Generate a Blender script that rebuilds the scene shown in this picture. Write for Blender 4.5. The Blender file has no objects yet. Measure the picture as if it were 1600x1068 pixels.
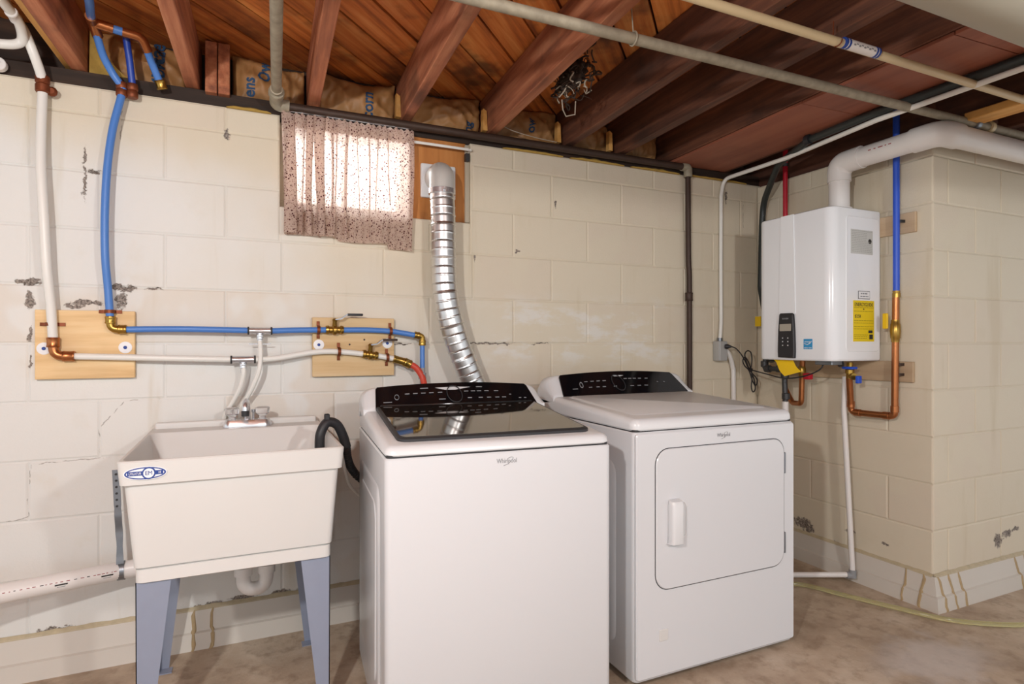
import bpy, bmesh, math, random
from mathutils import Vector, Matrix, noise as mnoise
random.seed(7)
PI = math.pi
SC = bpy.context.scene
COL = SC.collection

# ---------------------------------------------------------------- camera, world, lights
cam_d = bpy.data.cameras.new('camera'); cam = bpy.data.objects.new('camera', cam_d); COL.objects.link(cam)
cam.location = (0, -2.535, 1.14); cam.rotation_euler = (PI/2, 0, -math.radians(24.4))
cam_d.sensor_width = 36; cam_d.lens = 925/1600*36; cam_d.shift_y = 2/1600; cam_d.clip_start = .02
SC.camera = cam
W = bpy.data.worlds.new('world'); SC.world = W; W.use_nodes = True
W.node_tree.nodes['Background'].inputs[0].default_value = (.94, .975, 1.0, 1)
W.node_tree.nodes['Background'].inputs[1].default_value = .98
def lamp(name, kind, loc, energy, color=(1, 1, 1), rot=(0, 0, 0), **k):
    d = bpy.data.lights.new(name, kind); d.energy = energy; d.color = color
    for a, v in k.items(): setattr(d, a, v)
    o = bpy.data.objects.new(name, d); COL.objects.link(o); o.location = loc; o.rotation_euler = rot
    return o
lamp('unseen_light', 'POINT', (-.62, -2.47, 1.70), 92, (1.0, .985, .965), shadow_soft_size=.045)  # key light set from the dryer's shadow direction; its pendant bulb is invented
lamp('unseen_light', 'POINT', (1.0, -3.25, 1.70), 60, (1.0, .985, .965), shadow_soft_size=.06)  # added fill light to brighten the right side; no such lamp known
lamp('window_daylight', 'AREA', (.40, .62, 1.98), 50, (.95, .98, 1.0), rot=(-math.radians(97), 0, 0), shape='RECTANGLE', size=1.5, size_y=.8)
vs = SC.view_settings
vs.view_transform = 'Standard'; vs.look = 'None'; vs.gamma = 1; vs.use_curve_mapping = False; vs.exposure = 0.19

# ---------------------------------------------------------------- materials
def lin(h):
    h = h.lstrip('#'); o = []
    for i in (0, 2, 4):
        v = int(h[i:i+2], 16)/255
        o.append(v/12.92 if v <= .04045 else ((v+.055)/1.055)**2.4)
    return (*o, 1)
class NT:
    def __init__(s, name):
        s.m = bpy.data.materials.new(name); s.m.use_nodes = True; s.t = s.m.node_tree; s.b = s.t.nodes['Principled BSDF']
    def n(s, typ, **k):
        x = s.t.nodes.new(typ)
        for a, v in k.items(): setattr(x, a, v)
        return x
    def put(s, sock, v):
        if isinstance(v, bpy.types.NodeSocket): s.t.links.new(v, sock)
        else: sock.default_value = v
    def vm(s, op, a, b=None, scale=None):
        x = s.n('ShaderNodeVectorMath', operation=op); s.put(x.inputs[0], a)
        if b is not None: s.put(x.inputs[1], b)
        if scale is not None: s.put(x.inputs['Scale'], scale)
        return x.outputs['Value'] if op in ('LENGTH', 'DOT_PRODUCT', 'DISTANCE') else x.outputs['Vector']
    def ma(s, op, a, b=0.0, clamp=False):
        x = s.n('ShaderNodeMath', operation=op, use_clamp=clamp); s.put(x.inputs[0], a); s.put(x.inputs[1], b); return x.outputs[0]
    def noise(s, vec, scale, detail=3, rough=.55):
        x = s.n('ShaderNodeTexNoise'); s.put(x.inputs['Vector'], vec); x.inputs['Scale'].default_value = scale
        x.inputs['Detail'].default_value = detail; x.inputs['Roughness'].default_value = rough; return x.outputs['Fac']
    def ramp(s, fac, stops):
        x = s.n('ShaderNodeValToRGB'); s.put(x.inputs[0], fac); e = x.color_ramp.elements
        while len(e) < len(stops): e.new(.5)
        for i, (p, c) in enumerate(stops): e[i].position = p; e[i].color = c if len(c) == 4 else (*c, 1)
        return x.outputs[0]
    def mix(s, fac, a, b, mode='MIX'):
        x = s.n('ShaderNodeMix', data_type='RGBA', blend_type=mode); s.put(x.inputs[0], fac); s.put(x.inputs[6], a); s.put(x.inputs[7], b); return x.outputs[2]
    def smooth(s, v, lo, hi):
        x = s.n('ShaderNodeMapRange', interpolation_type='SMOOTHSTEP'); s.put(x.inputs[0], v); x.inputs[1].default_value = lo; x.inputs[2].default_value = hi; return x.outputs[0]
    def bump(s, h, strength, dist=.002):
        x = s.n('ShaderNodeBump'); s.put(x.inputs['Height'], h); x.inputs['Strength'].default_value = strength; x.inputs['Distance'].default_value = dist
        s.t.links.new(x.outputs[0], s.b.inputs['Normal'])
    def set(s, **k):
        for a, v in k.items(): s.put(s.b.inputs[a.replace('_', ' ')], v)
        return s.m
    @property
    def pos(s): return s.n('ShaderNodeNewGeometry').outputs['Position']
    @property
    def obj(s): return s.n('ShaderNodeTexCoord').outputs['Object']
    @property
    def rnd(s): return s.n('ShaderNodeObjectInfo').outputs['Random']
MC = {}
def plain(name, col, rough=.5, metal=0, var=0.0, scale=30, bump=0, **k):
    """one-colour material with a little procedural unevenness"""
    if name in MC: return MC[name]
    t = NT(name); c = lin(col)
    f = t.noise(t.obj, scale, 3)
    d = tuple(x*(1-var) for x in c[:3])
    t.set(Base_Color=t.mix(f, (*d, 1), c) if var else c, Roughness=rough, Metallic=metal)
    if bump: t.bump(t.noise(t.obj, scale*4, 2), bump, .001)
    for a, v in k.items(): t.b.inputs[a.replace('_', ' ')].default_value = v
    MC[name] = t.m; return t.m
def wood(name, c1, c2, c3, axis='Y', gscale=14, rough=.75, stain=.5):
    if name in MC: return MC[name]
    t = NT(name); sc = {'X': (.07, 1, 1), 'Y': (1, .07, 1), 'Z': (1, 1, .07)}[axis]
    r = t.rnd; off = t.vm('SCALE', (13.1, 7.7, 5.3), scale=r)
    v = t.vm('ADD', t.vm('MULTIPLY', t.obj, sc), off)
    g = t.noise(v, gscale*3, 5, .6); big = t.noise(t.vm('ADD', t.obj, off), 3.2, 4, .6)
    col = t.ramp(g, [(.28, lin(c1)), (.5, lin(c2)), (.75, lin(c3))])
    col = t.mix(t.smooth(big, .50, .70), col, t.mix(stain, col, lin('#21140d')))
    hs = t.n('ShaderNodeHueSaturation'); t.put(hs.inputs['Color'], col); t.put(hs.inputs['Value'], t.ma('ADD', t.ma('MULTIPLY', r, .35), .82))
    t.set(Base_Color=hs.outputs[0], Roughness=rough); t.bump(g, .35, .002); MC[name] = t.m; return t.m

# painted block wall: cream and off-white coats, chipped spots and step cracks (world positions on the wall)
CHIPS = [(-.662,0,1.351,.030,.014),(-.69,0,1.35,.02,.010),(-.666,0,1.290,.013,.035),(-.415,0,1.346,.020,.013),(-.385,0,1.338,.028,.012),
 (-.402,0,1.297,.016,.034),(-.50,0,1.283,.05,.010),(-.54,0,1.272,.03,.008),(-.483,0,1.752,.020,.010),(-.515,0,1.80,.006,.05),(-.513,0,1.71,.007,.06),
 (-.667,0,1.17,.007,.03),(-.667,0,1.08,.006,.03),(-.059,0,1.945,.012,.02),(1.382,0,1.815,.008,.022),(1.176,0,1.572,.012,.008),(.964,0,1.529,.005,.018),
 (1.05,0,1.139,.13,.004),(1.30,0,1.139,.05,.003),(-.12,0,.142,.05,.012),(0.0,0,.150,.05,.014),(.13,0,.145,.04,.012),(-.6,0,.145,.05,.010),(.40,0,.13,.07,.012),
 (.22,0,.15,.02,.01),(2.71,-.31,.185,.06,.030),(2.71,-.345,.165,.03,.022),(2.71,-.58,.215,.025,.012),(2.71,-.50,.135,.04,.010),(2.71,-.75,.208,.018,.006),
 (3.20,-.96,.222,.035,.035),(3.27,-.96,.245,.045,.018),(3.34,-.96,.258,.03,.012),(2.675,-.96,.196,.006,.006),(2.47,0,1.96,.008,.05),(-.30,0,1.34,.03,.004),(.62,0,1.135,.05,.003)]
CRACKS = [((-.257,.938),(-.39,.933)),((-.39,.933),(-.469,.838)),((-.469,.838),(-.469,.738)),((-.36,.735),(-.662,.724)),((-.662,.724),(-.673,.648)),
 ((-.673,.648),(-.673,.545)),((-.673,.545),(-.75,.528)),((2.60,1.93),(2.60,1.80)),((-.40,2.03),(-.405,1.85))]
def wall_paint():
    t = NT('block_paint'); p = t.pos
    dn = t.n('ShaderNodeTexNoise'); t.put(dn.inputs['Vector'], p); dn.inputs['Scale'].default_value = 38; dn.inputs['Detail'].default_value = 4
    wob = t.vm('SCALE', t.vm('SUBTRACT', dn.outputs['Color'], (.5, .5, .5)), scale=.035)
    q = t.vm('ADD', p, wob)
    big = t.noise(p, 1.7, 3); mid = t.noise(p, 7, 4); fine = t.noise(p, 120, 3, .7)
    sep = t.n('ShaderNodeSeparateXYZ'); t.put(sep.inputs[0], p)
    # coats of paint: the cream coat covers the upper courses and the right-hand end
    a = t.ma('ADD', t.ma('MULTIPLY', sep.outputs[0], .42), t.ma('MULTIPLY', sep.outputs[2], .36))
    a = t.ma('ADD', a, t.ma('MULTIPLY', t.smooth(sep.outputs[2], 1.72, 2.0), .38))
    a = t.ma('ADD', a, t.ma('MULTIPLY', t.ma('SUBTRACT', big, .5), 1.1))
    cream = t.smooth(a, .30, 1.0)
    col = t.mix(cream, lin('#dbdad6'), lin('#d4c9b4'))
    beige = t.ma('MULTIPLY', t.smooth(t.rnd, .66, .70), t.smooth(t.noise(p, 4.0, 2), .42, .5))
    col = t.mix(t.ma('MULTIPLY', beige, .40), col, lin('#d2c4b2'))
    col = t.mix(t.ma('MULTIPLY', t.smooth(mid, .55, .8), .25), col, lin('#c8b99d'))
    strk = t.noise(t.vm('MULTIPLY', p, (9, 9, .9)), 1.0, 4, .6)
    col = t.mix(t.ma('MULTIPLY', t.smooth(strk, .56, .74), .30), col, lin('#b9a784'))
    # pale efflorescence along the courses behind the machines
    ez = t.ma('SUBTRACT', 1.0, t.smooth(t.ma('ABSOLUTE', t.ma('SUBTRACT', sep.outputs[2], 1.19)), .08, .22)); ex = t.ma('MULTIPLY', t.smooth(sep.outputs[0], .75, 1.1), t.ma('SUBTRACT', 1.0, t.smooth(sep.outputs[0], 2.0, 2.3)))
    eff = t.ma('MULTIPLY', t.ma('MULTIPLY', ez, ex), t.smooth(t.noise(t.vm('MULTIPLY', p, (1.2, 1.2, 3.2)), 3.0, 5, .65), .47, .60))
    col = t.mix(t.ma('MULTIPLY', eff, .65), col, lin('#dcdad6'))
    dist = None
    for x, y, z, rx, rz in CHIPS:
        d = t.vm('LENGTH', t.vm('MULTIPLY', t.vm('SUBTRACT', q, (x, y, z)), (.85/rx, .85/rx, .85/rz)))
        dist = d if dist is None else t.ma('MINIMUM', dist, d)
    chip = t.ma('SUBTRACT', 1.0, t.smooth(t.ma('ADD', dist, t.ma('MULTIPLY', t.ma('SUBTRACT', t.noise(p, 60, 5, .7), .5), 1.9)), .62, .90))
    q2 = t.vm('ADD', p, t.vm('SCALE', t.vm('SUBTRACT', dn.outputs['Color'], (.5, .5, .5)), scale=.016))
    cd = None
    for (x0, z0), (x1, z1) in CRACKS:
        ba = Vector((x1-x0, 0, z1-z0)); pa = t.vm('SUBTRACT', q2, (x0, 0, z0))
        h = t.ma('MULTIPLY', t.vm('DOT_PRODUCT', pa, tuple(ba)), 1/ba.length_squared, True)
        d = t.vm('LENGTH', t.vm('SUBTRACT', pa, t.vm('SCALE', tuple(ba), scale=h)))
        cd = d if cd is None else t.ma('MINIMUM', cd, d)
    crack = t.ma('SUBTRACT', 1.0, t.smooth(cd, .0008, .0024))
    col = t.mix(t.ma('MULTIPLY', crack, .6), col, lin('#6d655a'))
    col = t.mix(chip, col, t.ramp(t.noise(p, 160, 3), [(.35, lin('#4f463d')), (.55, lin('#8b8078')), (.75, lin('#b3a99a'))]))
    t.set(Base_Color=col, Roughness=.62)
    h = t.ma('ADD', t.ma('MULTIPLY', fine, .5), t.ma('ADD', t.ma('MULTIPLY', mid, .6), t.ma('MULTIPLY', chip, -1.6)))
    t.bump(h, .45, .003); return t.m
def floor_mat():
    t = NT('concrete_floor'); p = t.pos
    n1 = t.noise(p, 3.0, 6, .65); n2 = t.noise(p, 14, 5, .65); n3 = t.noise(p, 120, 3)
    col = t.ramp(n1, [(.3, lin('#95816d')), (.5, lin('#b5a28d')), (.68, lin('#cabba8'))])
    col = t.mix(t.ma('MULTIPLY', t.smooth(n2, .46, .68), .55), col, lin('#87725d'))
    q = t.vm('ADD', p, t.vm('SCALE', t.vm('SUBTRACT', t.noise(p, 9, 3), (.5, .5, .5)), scale=.25))
    wd = t.vm('LENGTH', t.vm('MULTIPLY', t.vm('SUBTRACT', q, (2.27, -1.22, 0)), (3.2, 6, 1)))
    col = t.mix(t.ma('MULTIPLY', t.ma('SUBTRACT', 1, t.smooth(wd, .4, 1.1)), .55), col, lin('#c9c4c2'))
    col = t.mix(t.ma('MULTIPLY', t.smooth(n3, .66, .74), .4), col, lin('#cdbfae'))
    t.set(Base_Color=col, Roughness=.6); t.bump(t.ma('ADD', n3, n2), .3, .003); return t.m
M_WALL = wall_paint(); M_FLOOR = floor_mat()
M_ENAMEL = plain('white_enamel', '#d3d5d8', .22); M_ENAMEL2 = plain('white_plastic_gloss', '#d8dadc', .3)
M_TUB = plain('tub_plastic', '#d6d5d2', .45, var=.04, scale=5)
M_BLACK = plain('black_rubber', '#26262a', .5, var=.3); M_PANEL = plain('black_glass', '#0c0d10', .08)
M_LID = plain('smoked_mirror_glass', '#7d746a', .045, metal=.92)
M_DARK = plain('dark_gap', '#2c2c2e', .6); M_GREY = plain('grey_print', '#8d8f92', .5)
M_LEG = plain('grey_powder_coat', '#8b93a6', .45, var=.08); M_CHROME = plain('chrome', '#dadbdf', .22, metal=.85)
M_STEEL = plain('galvanized_steel', '#8f949b', .4, metal=.8, var=.35, scale=25)
M_ALU = plain('aluminium_foil', '#e4e4e4', .32, metal=1, var=.15, scale=60)
M_GALV = plain('weathered_galvanized', '#b3a892', .65, metal=.2, var=.6, scale=30, bump=.3)
M_IRON = plain('rusty_iron', '#4c3a31', .55, metal=.4, var=.45, scale=22, bump=.3)
M_COPPER = plain('copper', '#b9764a', .32, metal=.9, var=.3, scale=35); M_OLDCU = plain('dull_copper', '#8a4a2c', .5, metal=.6, var=.4, scale=60)
M_BRASS = plain('brass', '#b08d45', .3, metal=.9, var=.25, scale=50)
M_BLUE = plain('blue_tubing', '#4a7cc4', .4); M_DBLUE = plain('deep_blue_tubing', '#1f3f9c', .4); M_BLUE2 = plain('bright_blue_tubing', '#2a55c8', .4)
M_RED = plain('red_tubing', '#b8152c', .4); M_REDH = plain('red_hose', '#c4432f', .45); M_WTUBE = plain('white_tubing', '#e2e0da', .38)
M_PVC = plain('white_pvc', '#e2dedb', .35); M_CREAM = plain('cream_pipe', '#d8c49c', .42, var=.1, scale=8)
M_BOARD = wood('pine_board', '#c9a471', '#dab988', '#e2c79c', 'X', 10, .6, .08)
M_RAIL = wood('painted_rail', '#b99c7c', '#c6ac8c', '#cfb79a', 'Y', 8, .6, .1)
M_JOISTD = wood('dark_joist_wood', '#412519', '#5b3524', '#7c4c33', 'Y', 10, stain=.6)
M_JOIST = wood('joist_wood', '#7a4630', '#a86544', '#c58660', 'Y', 10)
M_PLANK = wood('plank_wood', '#7d3f19', '#c5712f', '#dd9850', 'X', 9, stain=.75)
M_NEWWOOD = wood('new_lumber', '#b87f3a', '#d09a52', '#dcae6c', 'Y', 9)
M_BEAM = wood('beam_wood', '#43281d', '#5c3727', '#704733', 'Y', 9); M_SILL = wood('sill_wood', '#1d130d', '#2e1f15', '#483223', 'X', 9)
M_PAN = wood('pan_board', '#7d4632', '#955640', '#a3644a', 'Y', 4, .6, .15); M_PLY = wood('plywood', '#a3632c', '#bd7a3c', '#cb8d4e', 'Z', 7)
M_BASE = plain('baseboard_vinyl', '#cdc6bc', .5, var=.06, scale=4); M_CAULK = plain('tan_adhesive', '#b59d76', .7, var=.3, scale=60, bump=.4)
M_BEAD = plain('cream_sealant', '#c6b798', .7, var=.35, scale=50, bump=.4)
M_KRAFT = plain('kraft_paper', '#b58350', .55, var=.45, scale=14); M_BATT = plain('yellow_fibre', '#b79447', .9, var=.4, scale=40, bump=.5)
M_PRINT = plain('blue_print', '#274e74', .7, var=.3); M_INK = plain('black_ink', '#2a2826', .6); M_LOGOBLUE = plain('logo_blue', '#1f3f8c', .5)
M_WHITE = plain('white_print', '#e8e8ea', .5); M_YELLOW = plain('yellow_label', '#e3c60d', .5); M_STAR = plain('sky_blue_label', '#2f93c8', .45)
M_LCD = plain('lcd_glass', '#a59f92', .3); M_YTAG = plain('yellow_card', '#e6bd12', .55); M_DUCT = plain('duct_wrap', '#aaa595', .55, var=.12, scale=10)
M_GASK = plain('black_conduit', '#2b302f', .45); M_CHAR = plain('dark_iron_fitting', '#4b4b4c', .45, metal=.5, var=.3)
M_LINT = plain('grey_lint', '#b3a796', .9, var=.4); M_REDPRT = plain('red_ink', '#9a4a4a', .6)
def mk_glass(name, col, tr=.8, rough=.05):
    t = NT(name); return t.set(Base_Color=lin(col), Transmission_Weight=tr, Roughness=rough, IOR=1.45)
M_VINYL = mk_glass('clear_vinyl_hose', '#e6e3b4', .8, .12); M_ACRYL = mk_glass('clear_acrylic', '#f4f4f6', .85, .05); M_PANE = mk_glass('window_glass', '#f2f6f8', 1.0, .0)
def curtain_mat():
    t = NT('flowered_cotton'); o = t.obj
    v = t.n('ShaderNodeTexVoronoi'); t.put(v.inputs['Vector'], o); v.inputs['Scale'].default_value = 150
    v2 = t.n('ShaderNodeTexVoronoi'); t.put(v2.inputs['Vector'], o); v2.inputs['Scale'].default_value = 78
    s1 = t.ma('SUBTRACT', 1, t.smooth(v.outputs['Distance'], .22, .42)); s2 = t.ma('SUBTRACT', 1, t.smooth(v2.outputs['Distance'], .18, .30))
    col = t.mix(t.ma('MULTIPLY', s1, .75), lin('#dac5b8'), lin('#8a5b52')); col = t.mix(s2, col, lin('#5b2b2c'))
    t.t.nodes.remove(t.b)
    out = [n for n in t.t.nodes if n.type == 'OUTPUT_MATERIAL'][0]
    d = t.n('ShaderNodeBsdfDiffuse'); tr = t.n('ShaderNodeBsdfTranslucent'); tp = t.n('ShaderNodeBsdfTransparent')
    for x in (d, tr, tp): t.put(x.inputs[0], col)
    m1 = t.n('ShaderNodeMixShader'); m1.inputs[0].default_value = .55; m2 = t.n('ShaderNodeMixShader'); m2.inputs[0].default_value = .08
    t.t.links.new(d.outputs[0], m1.inputs[1]); t.t.links.new(tr.outputs[0], m1.inputs[2]); t.t.links.new(m1.outputs[0], m2.inputs[1]); t.t.links.new(tp.outputs[0], m2.inputs[2])
    t.t.links.new(m2.outputs[0], out.inputs[0]); return t.m
M_CURT = curtain_mat()

# ---------------------------------------------------------------- mesh helpers
TF = {}
def thing(name, label, cat, loc, rotz=0, group=None, kind=None):
    o = bpy.data.objects.new(name, None); COL.objects.link(o); o.empty_display_size = .1
    o.location = loc; o.rotation_euler = (0, 0, rotz)
    TF[o] = Matrix.Translation(loc) @ Matrix.Rotation(rotz, 4, 'Z')
    o['label'] = label; o['category'] = cat
    if group: o['group'] = group
    return o
def tag(o, label, cat, group=None):
    o['label'] = label; o['category'] = cat
    if group: o['group'] = group
    return o
def obj(name, bm, mat, parent=None, local=False, ang=35, label=None, kind=None):
    """link a bmesh as one mesh object; verts are world positions unless local"""
    bmesh.ops.recalc_face_normals(bm, faces=bm.faces)
    if parent is not None and not local: bm.transform(TF[parent].inverted())
    loc = None
    if parent is None:
        xs = [v.co for v in bm.verts]
        loc = Vector(((min(v.x for v in xs)+max(v.x for v in xs))/2, (min(v.y for v in xs)+max(v.y for v in xs))/2, min(v.z for v in xs)))
        bm.transform(Matrix.Translation(-loc))
    me = bpy.data.meshes.new(name); bm.to_mesh(me); bm.free()
    for p in me.polygons: p.use_smooth = True
    me.set_sharp_from_angle(angle=math.radians(ang))
    if mat: me.materials.append(mat)
    o = bpy.data.objects.new(name, me); COL.objects.link(o)
    if loc: o.location = loc
    if parent is not None:
        o.parent = parent; TF[o] = TF[parent]
    else: TF[o] = Matrix.Translation(loc)
    if label: o['label'] = label
    if kind: o['kind'] = kind
    return o
def struct(name, bm, mat, ang=35):
    o = obj(name, bm, mat, None, ang=ang); o['kind'] = 'structure'; return o
def B(): return bmesh.new()
def box(bm, x0, x1, y0, y1, z0, z1, bev=0, seg=2):
    r = bmesh.ops.create_cube(bm, size=1); vs = r['verts']
    for v in vs: v.co = Vector(((x0+x1)/2+v.co.x*(x1-x0), (y0+y1)/2+v.co.y*(y1-y0), (z0+z1)/2+v.co.z*(z1-z0)))
    if bev:
        es = list({e for v in vs for e in v.link_edges}); bmesh.ops.bevel(bm, geom=es, offset=bev, segments=seg, affect='EDGES', profile=.5)
    return bm
def loft(bm, rings, cap0=True, cap1=True, closed=True):
    R = [[bm.verts.new(p) for p in r] for r in rings]; n = len(R[0])
    for a, b in zip(R, R[1:]):
        for i in range(n if closed else n-1):
            j = (i+1) % n
            try: bm.faces.new((a[i], a[j], b[j], b[i]))
            except ValueError: pass
    if cap0: bm.faces.new(R[0][::-1])
    if cap1: bm.faces.new(R[-1])
    return bm
def rrect(x0, x1, y0, y1, rc, z, n=5):
    """rounded rectangle ring in the xy plane; rc = radius or four radii (x1y1, x0y1, x0y0, x1y0); z number or function(x,y)"""
    rs = rc if isinstance(rc, (list, tuple)) else [rc]*4; pts = []
    for k, (cx, cy, sx, sy) in enumerate(((x1, y1, -1, -1), (x0, y1, 1, -1), (x0, y0, 1, 1), (x1, y0, -1, 1))):
        r = max(rs[k], .0004); a0 = k*PI/2
        for i in range(n):
            a = a0+PI/2*i/(n-1); px = cx+sx*r+r*math.cos(a); py = cy+sy*r+r*math.sin(a)
            pts.append((px, py, z(px, py) if callable(z) else z))
    return pts
def plate_xz(bm, x0, x1, z0, z1, rc, ybase, yfront, n=5, bev=.0):
    """rounded plate in the xz plane facing -y"""
    a = [(p[0], ybase, p[1]) for p in rrect(x0, x1, z0, z1, rc, 0, n)]
    b = [(p[0], yfront+bev, p[1]) for p in rrect(x0, x1, z0, z1, rc, 0, n)]
    rs = [a, b]
    if bev: rs.append([(p[0], yfront, p[1]) for p in rrect(x0+bev, x1-bev, z0+bev, z1-bev, [max(r-bev, .0005) for r in (rc if isinstance(rc, (list, tuple)) else [rc]*4)], 0, n)])
    return loft(bm, rs)
def plate_yz(bm, y0, y1, z0, z1, rc, xbase, xfront, n=5, bev=0.):
    a = [(xbase, p[0], p[1]) for p in rrect(y0, y1, z0, z1, rc, 0, n)]; b = [(xfront+bev, p[0], p[1]) for p in rrect(y0, y1, z0, z1, rc, 0, n)]
    rs = [a, b]
    if bev: rs.append([(xfront, p[0], p[1]) for p in rrect(y0+bev, y1-bev, z0+bev, z1-bev, max(rc-bev, .0005), 0, n)])
    return loft(bm, rs)
def spline(pts, n=8):
    P = [Vector(p) for p in pts]; P = [P[0]*2-P[1]]+P+[P[-1]*2-P[-2]]; out = []
    for i in range(1, len(P)-2):
        for k in range(n):
            t = k/n; a, b, c, d = P[i-1], P[i], P[i+1], P[i+2]
            out.append(.5*((2*b)+(c-a)*t+(2*a-5*b+4*c-d)*t*t+(3*b-a-3*c+d)*t**3))
    out.append(P[-2]); return out
def fillet(pts, r, n=6):
    P = [Vector(p) for p in pts]; out = [P[0]]
    for i in range(1, len(P)-1):
        a, b, c = P[i-1], P[i], P[i+1]; u = (a-b).normalized(); v = (c-b).normalized()
        th = u.angle(v); d = min(r/math.tan(th/2), (a-b).length*.49, (c-b).length*.49)
        p0, p2 = b+u*d, b+v*d
        for k in range(n+1):
            t = k/n; out.append(p0*(1-t)**2+b*2*t*(1-t)+p2*t*t)
    out.append(P[-1]); return out
def tube(bm, pts, r, seg=12, rfun=None, cap=True):
    P = [Vector(p) for p in pts]; rings = []; up = None
    for i, p in enumerate(P):
        d = (P[min(i+1, len(P)-1)]-P[max(i-1, 0)]).normalized()
        if up is None: up = d.orthogonal().normalized()
        up = (up-d*up.dot(d)); up = up.normalized() if up.length > 1e-6 else d.orthogonal().normalized()
        s = d.cross(up); rr = rfun(i) if rfun else (r[i] if isinstance(r, (list, tuple)) else r)
        rings.append([p+up*math.cos(2*PI*k/seg)*rr+s*math.sin(2*PI*k/seg)*rr for k in range(seg)])
    return loft(bm, rings, cap, cap)
def lathe(bm, prof, o, axis, seg=16):
    """prof = [(distance along axis, radius)]"""
    o = Vector(o); ax = Vector(axis).normalized(); u = ax.orthogonal().normalized(); w = ax.cross(u)
    return loft(bm, [[o+ax*h+(u*math.cos(2*PI*k/seg)+w*math.sin(2*PI*k/seg))*max(r, .0003) for k in range(seg)] for h, r in prof])
def prism(bm, poly, d):
    a = [Vector(p) for p in poly]; d = Vector(d); return loft(bm, [a, [p+d for p in a]])
def text(body, size, mat, o, right, up, parent, name='lettering', extrude=.0004, shear=0, align='CENTER', sx=1.0, label=None, bold=0):
    cu = bpy.data.curves.new('t', 'FONT'); cu.body = body; cu.size = size; cu.align_x = align; cu.align_y = 'CENTER'; cu.extrude = extrude; cu.shear = shear; cu.resolution_u = 3; cu.offset = bold
    t = bpy.data.objects.new('t', cu); COL.objects.link(t); dg = bpy.context.evaluated_depsgraph_get(); me = bpy.data.meshes.new_from_object(t.evaluated_get(dg))
    bm = B(); bm.from_mesh(me); bpy.data.objects.remove(t); bpy.data.curves.remove(cu); bpy.data.meshes.remove(me)
    r = Vector(right).normalized(); u = Vector(up).normalized(); nrm = r.cross(u)
    bm.transform(Matrix.Translation(o) @ Matrix((( r.x, u.x, nrm.x, 0), (r.y, u.y, nrm.y, 0), (r.z, u.z, nrm.z, 0), (0, 0, 0, 1))) @ Matrix.Diagonal((sx, 1, 1, 1)))
    return obj(name, bm, mat, parent, label=label)
def fit(bm, p, axis, r=.017, L=.03):   # pipe coupling with beaded ends
    lathe(bm, [(-L/2, r*.8), (-L/2, r), (-L/2+.004, r*1.08), (-L/2+.008, r), (L/2-.008, r), (L/2-.004, r*1.08), (L/2, r), (L/2, r*.8)], p, axis, 14)
def clamp(name, p, along, wall, r, mat, parent):   # two-ear pipe strap: p on pipe axis, along pipe, wall = direction to the wall
    bm = B(); p = Vector(p); a = Vector(along).normalized(); w = Vector(wall).normalized(); s = a.cross(w)
    arc = [p+(s*math.cos(t)-w*math.sin(t))*(r+.0012) for t in [PI*k/10 for k in range(11)]]
    foot = p+w*r
    path = [foot+s*(r+.02)] + [foot+s*(r+.003)] + arc + [foot-s*(r+.003)] + [foot-s*(r+.02)]
    loft(bm, [[q+a*.006, q-a*.006, q-a*.006-(q-p).normalized()*-.0016, q+a*.006-(q-p).normalized()*-.0016] for q in path])
    return obj(name, bm, mat, parent)

# ---------------------------------------------------------------- floor, walls, ceiling
bm = B(); box(bm, -3.2, 5.2, -5.2, .2, -.1, 0); struct('floor', bm, M_FLOOR)
ZR = [1.14+.2032*k for k in range(-6, 6)]; WT = 2.05; CT = .2032
BLK = {}
def block_mesh(w, h):
    k = (round(w, 3), round(h, 3))
    if k not in BLK:
        bm = B(); e = .005
        a = rrect(-w/2, w/2, 0, h, .0006, 0, 2); b = rrect(-w/2+e, w/2-e, e, h-e, .0006, 0, 2)
        loft(bm, [[(p[0], .03, p[1]) for p in a], [(p[0], .0025, p[1]) for p in a], [(p[0], 0, p[1]) for p in b]], cap0=False)
        bmesh.ops.remove_doubles(bm, verts=bm.verts, dist=.0015); bmesh.ops.recalc_face_normals(bm, faces=bm.faces)
        me = bpy.data.meshes.new('block'); bm.to_mesh(me); bm.free(); me.materials.append(M_WALL); BLK[k] = me
    return BLK[k]
def wall_blocks(parent, org, rotz, u0, u1, joint_even, top, hole=None):
    """courses of blocks along a wall; u runs along the wall"""
    T = Matrix.Translation(org) @ Matrix.Rotation(rotz, 4, 'Z'); inv = TF[parent].inverted()
    for k, z in enumerate(ZR):
        z0, z1 = max(z, 0), min(z+CT, top)
        if z1-z0 < .02: continue
        j = joint_even + (0 if (k-6) % 2 == 0 else .2032) - 20*.4064
        while j < u1:
            a, b = max(j, u0), min(j+.4064, u1); j += .4064
            if b-a < .03: continue
            parts = [(a, b, z0, z1)]
            if hole:
                hx0, hx1, hz0, hz1 = hole; np = []
                for (a_, b_, c_, d_) in parts:
                    if b_ <= hx0 or a_ >= hx1 or d_ <= hz0 or c_ >= hz1: np.append((a_, b_, c_, d_)); continue
                    if a_ < hx0: np.append((a_, hx0, c_, d_))
                    if b_ > hx1: np.append((hx1, b_, c_, d_))
                    if c_ < hz0: np.append((max(a_, hx0), min(b_, hx1), c_, hz0))
                parts = np
            for (a_, b_, c_, d_) in parts:
                if b_-a_ < .015 or d_-c_ < .015: continue
                o = bpy.data.objects.new('block', block_mesh(b_-a_-.003, d_-c_-.003)); COL.objects.link(o); o.parent = parent
                o.matrix_local = inv @ T @ Matrix.Translation(((a_+b_)/2, random.uniform(-.0006, .0006), c_+.0015)) @ Matrix.Rotation(random.uniform(-.0012, .0012), 4, 'Z')
HX0, HX1, HZ0 = .132, .942, 1.675
bm = B()
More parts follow.
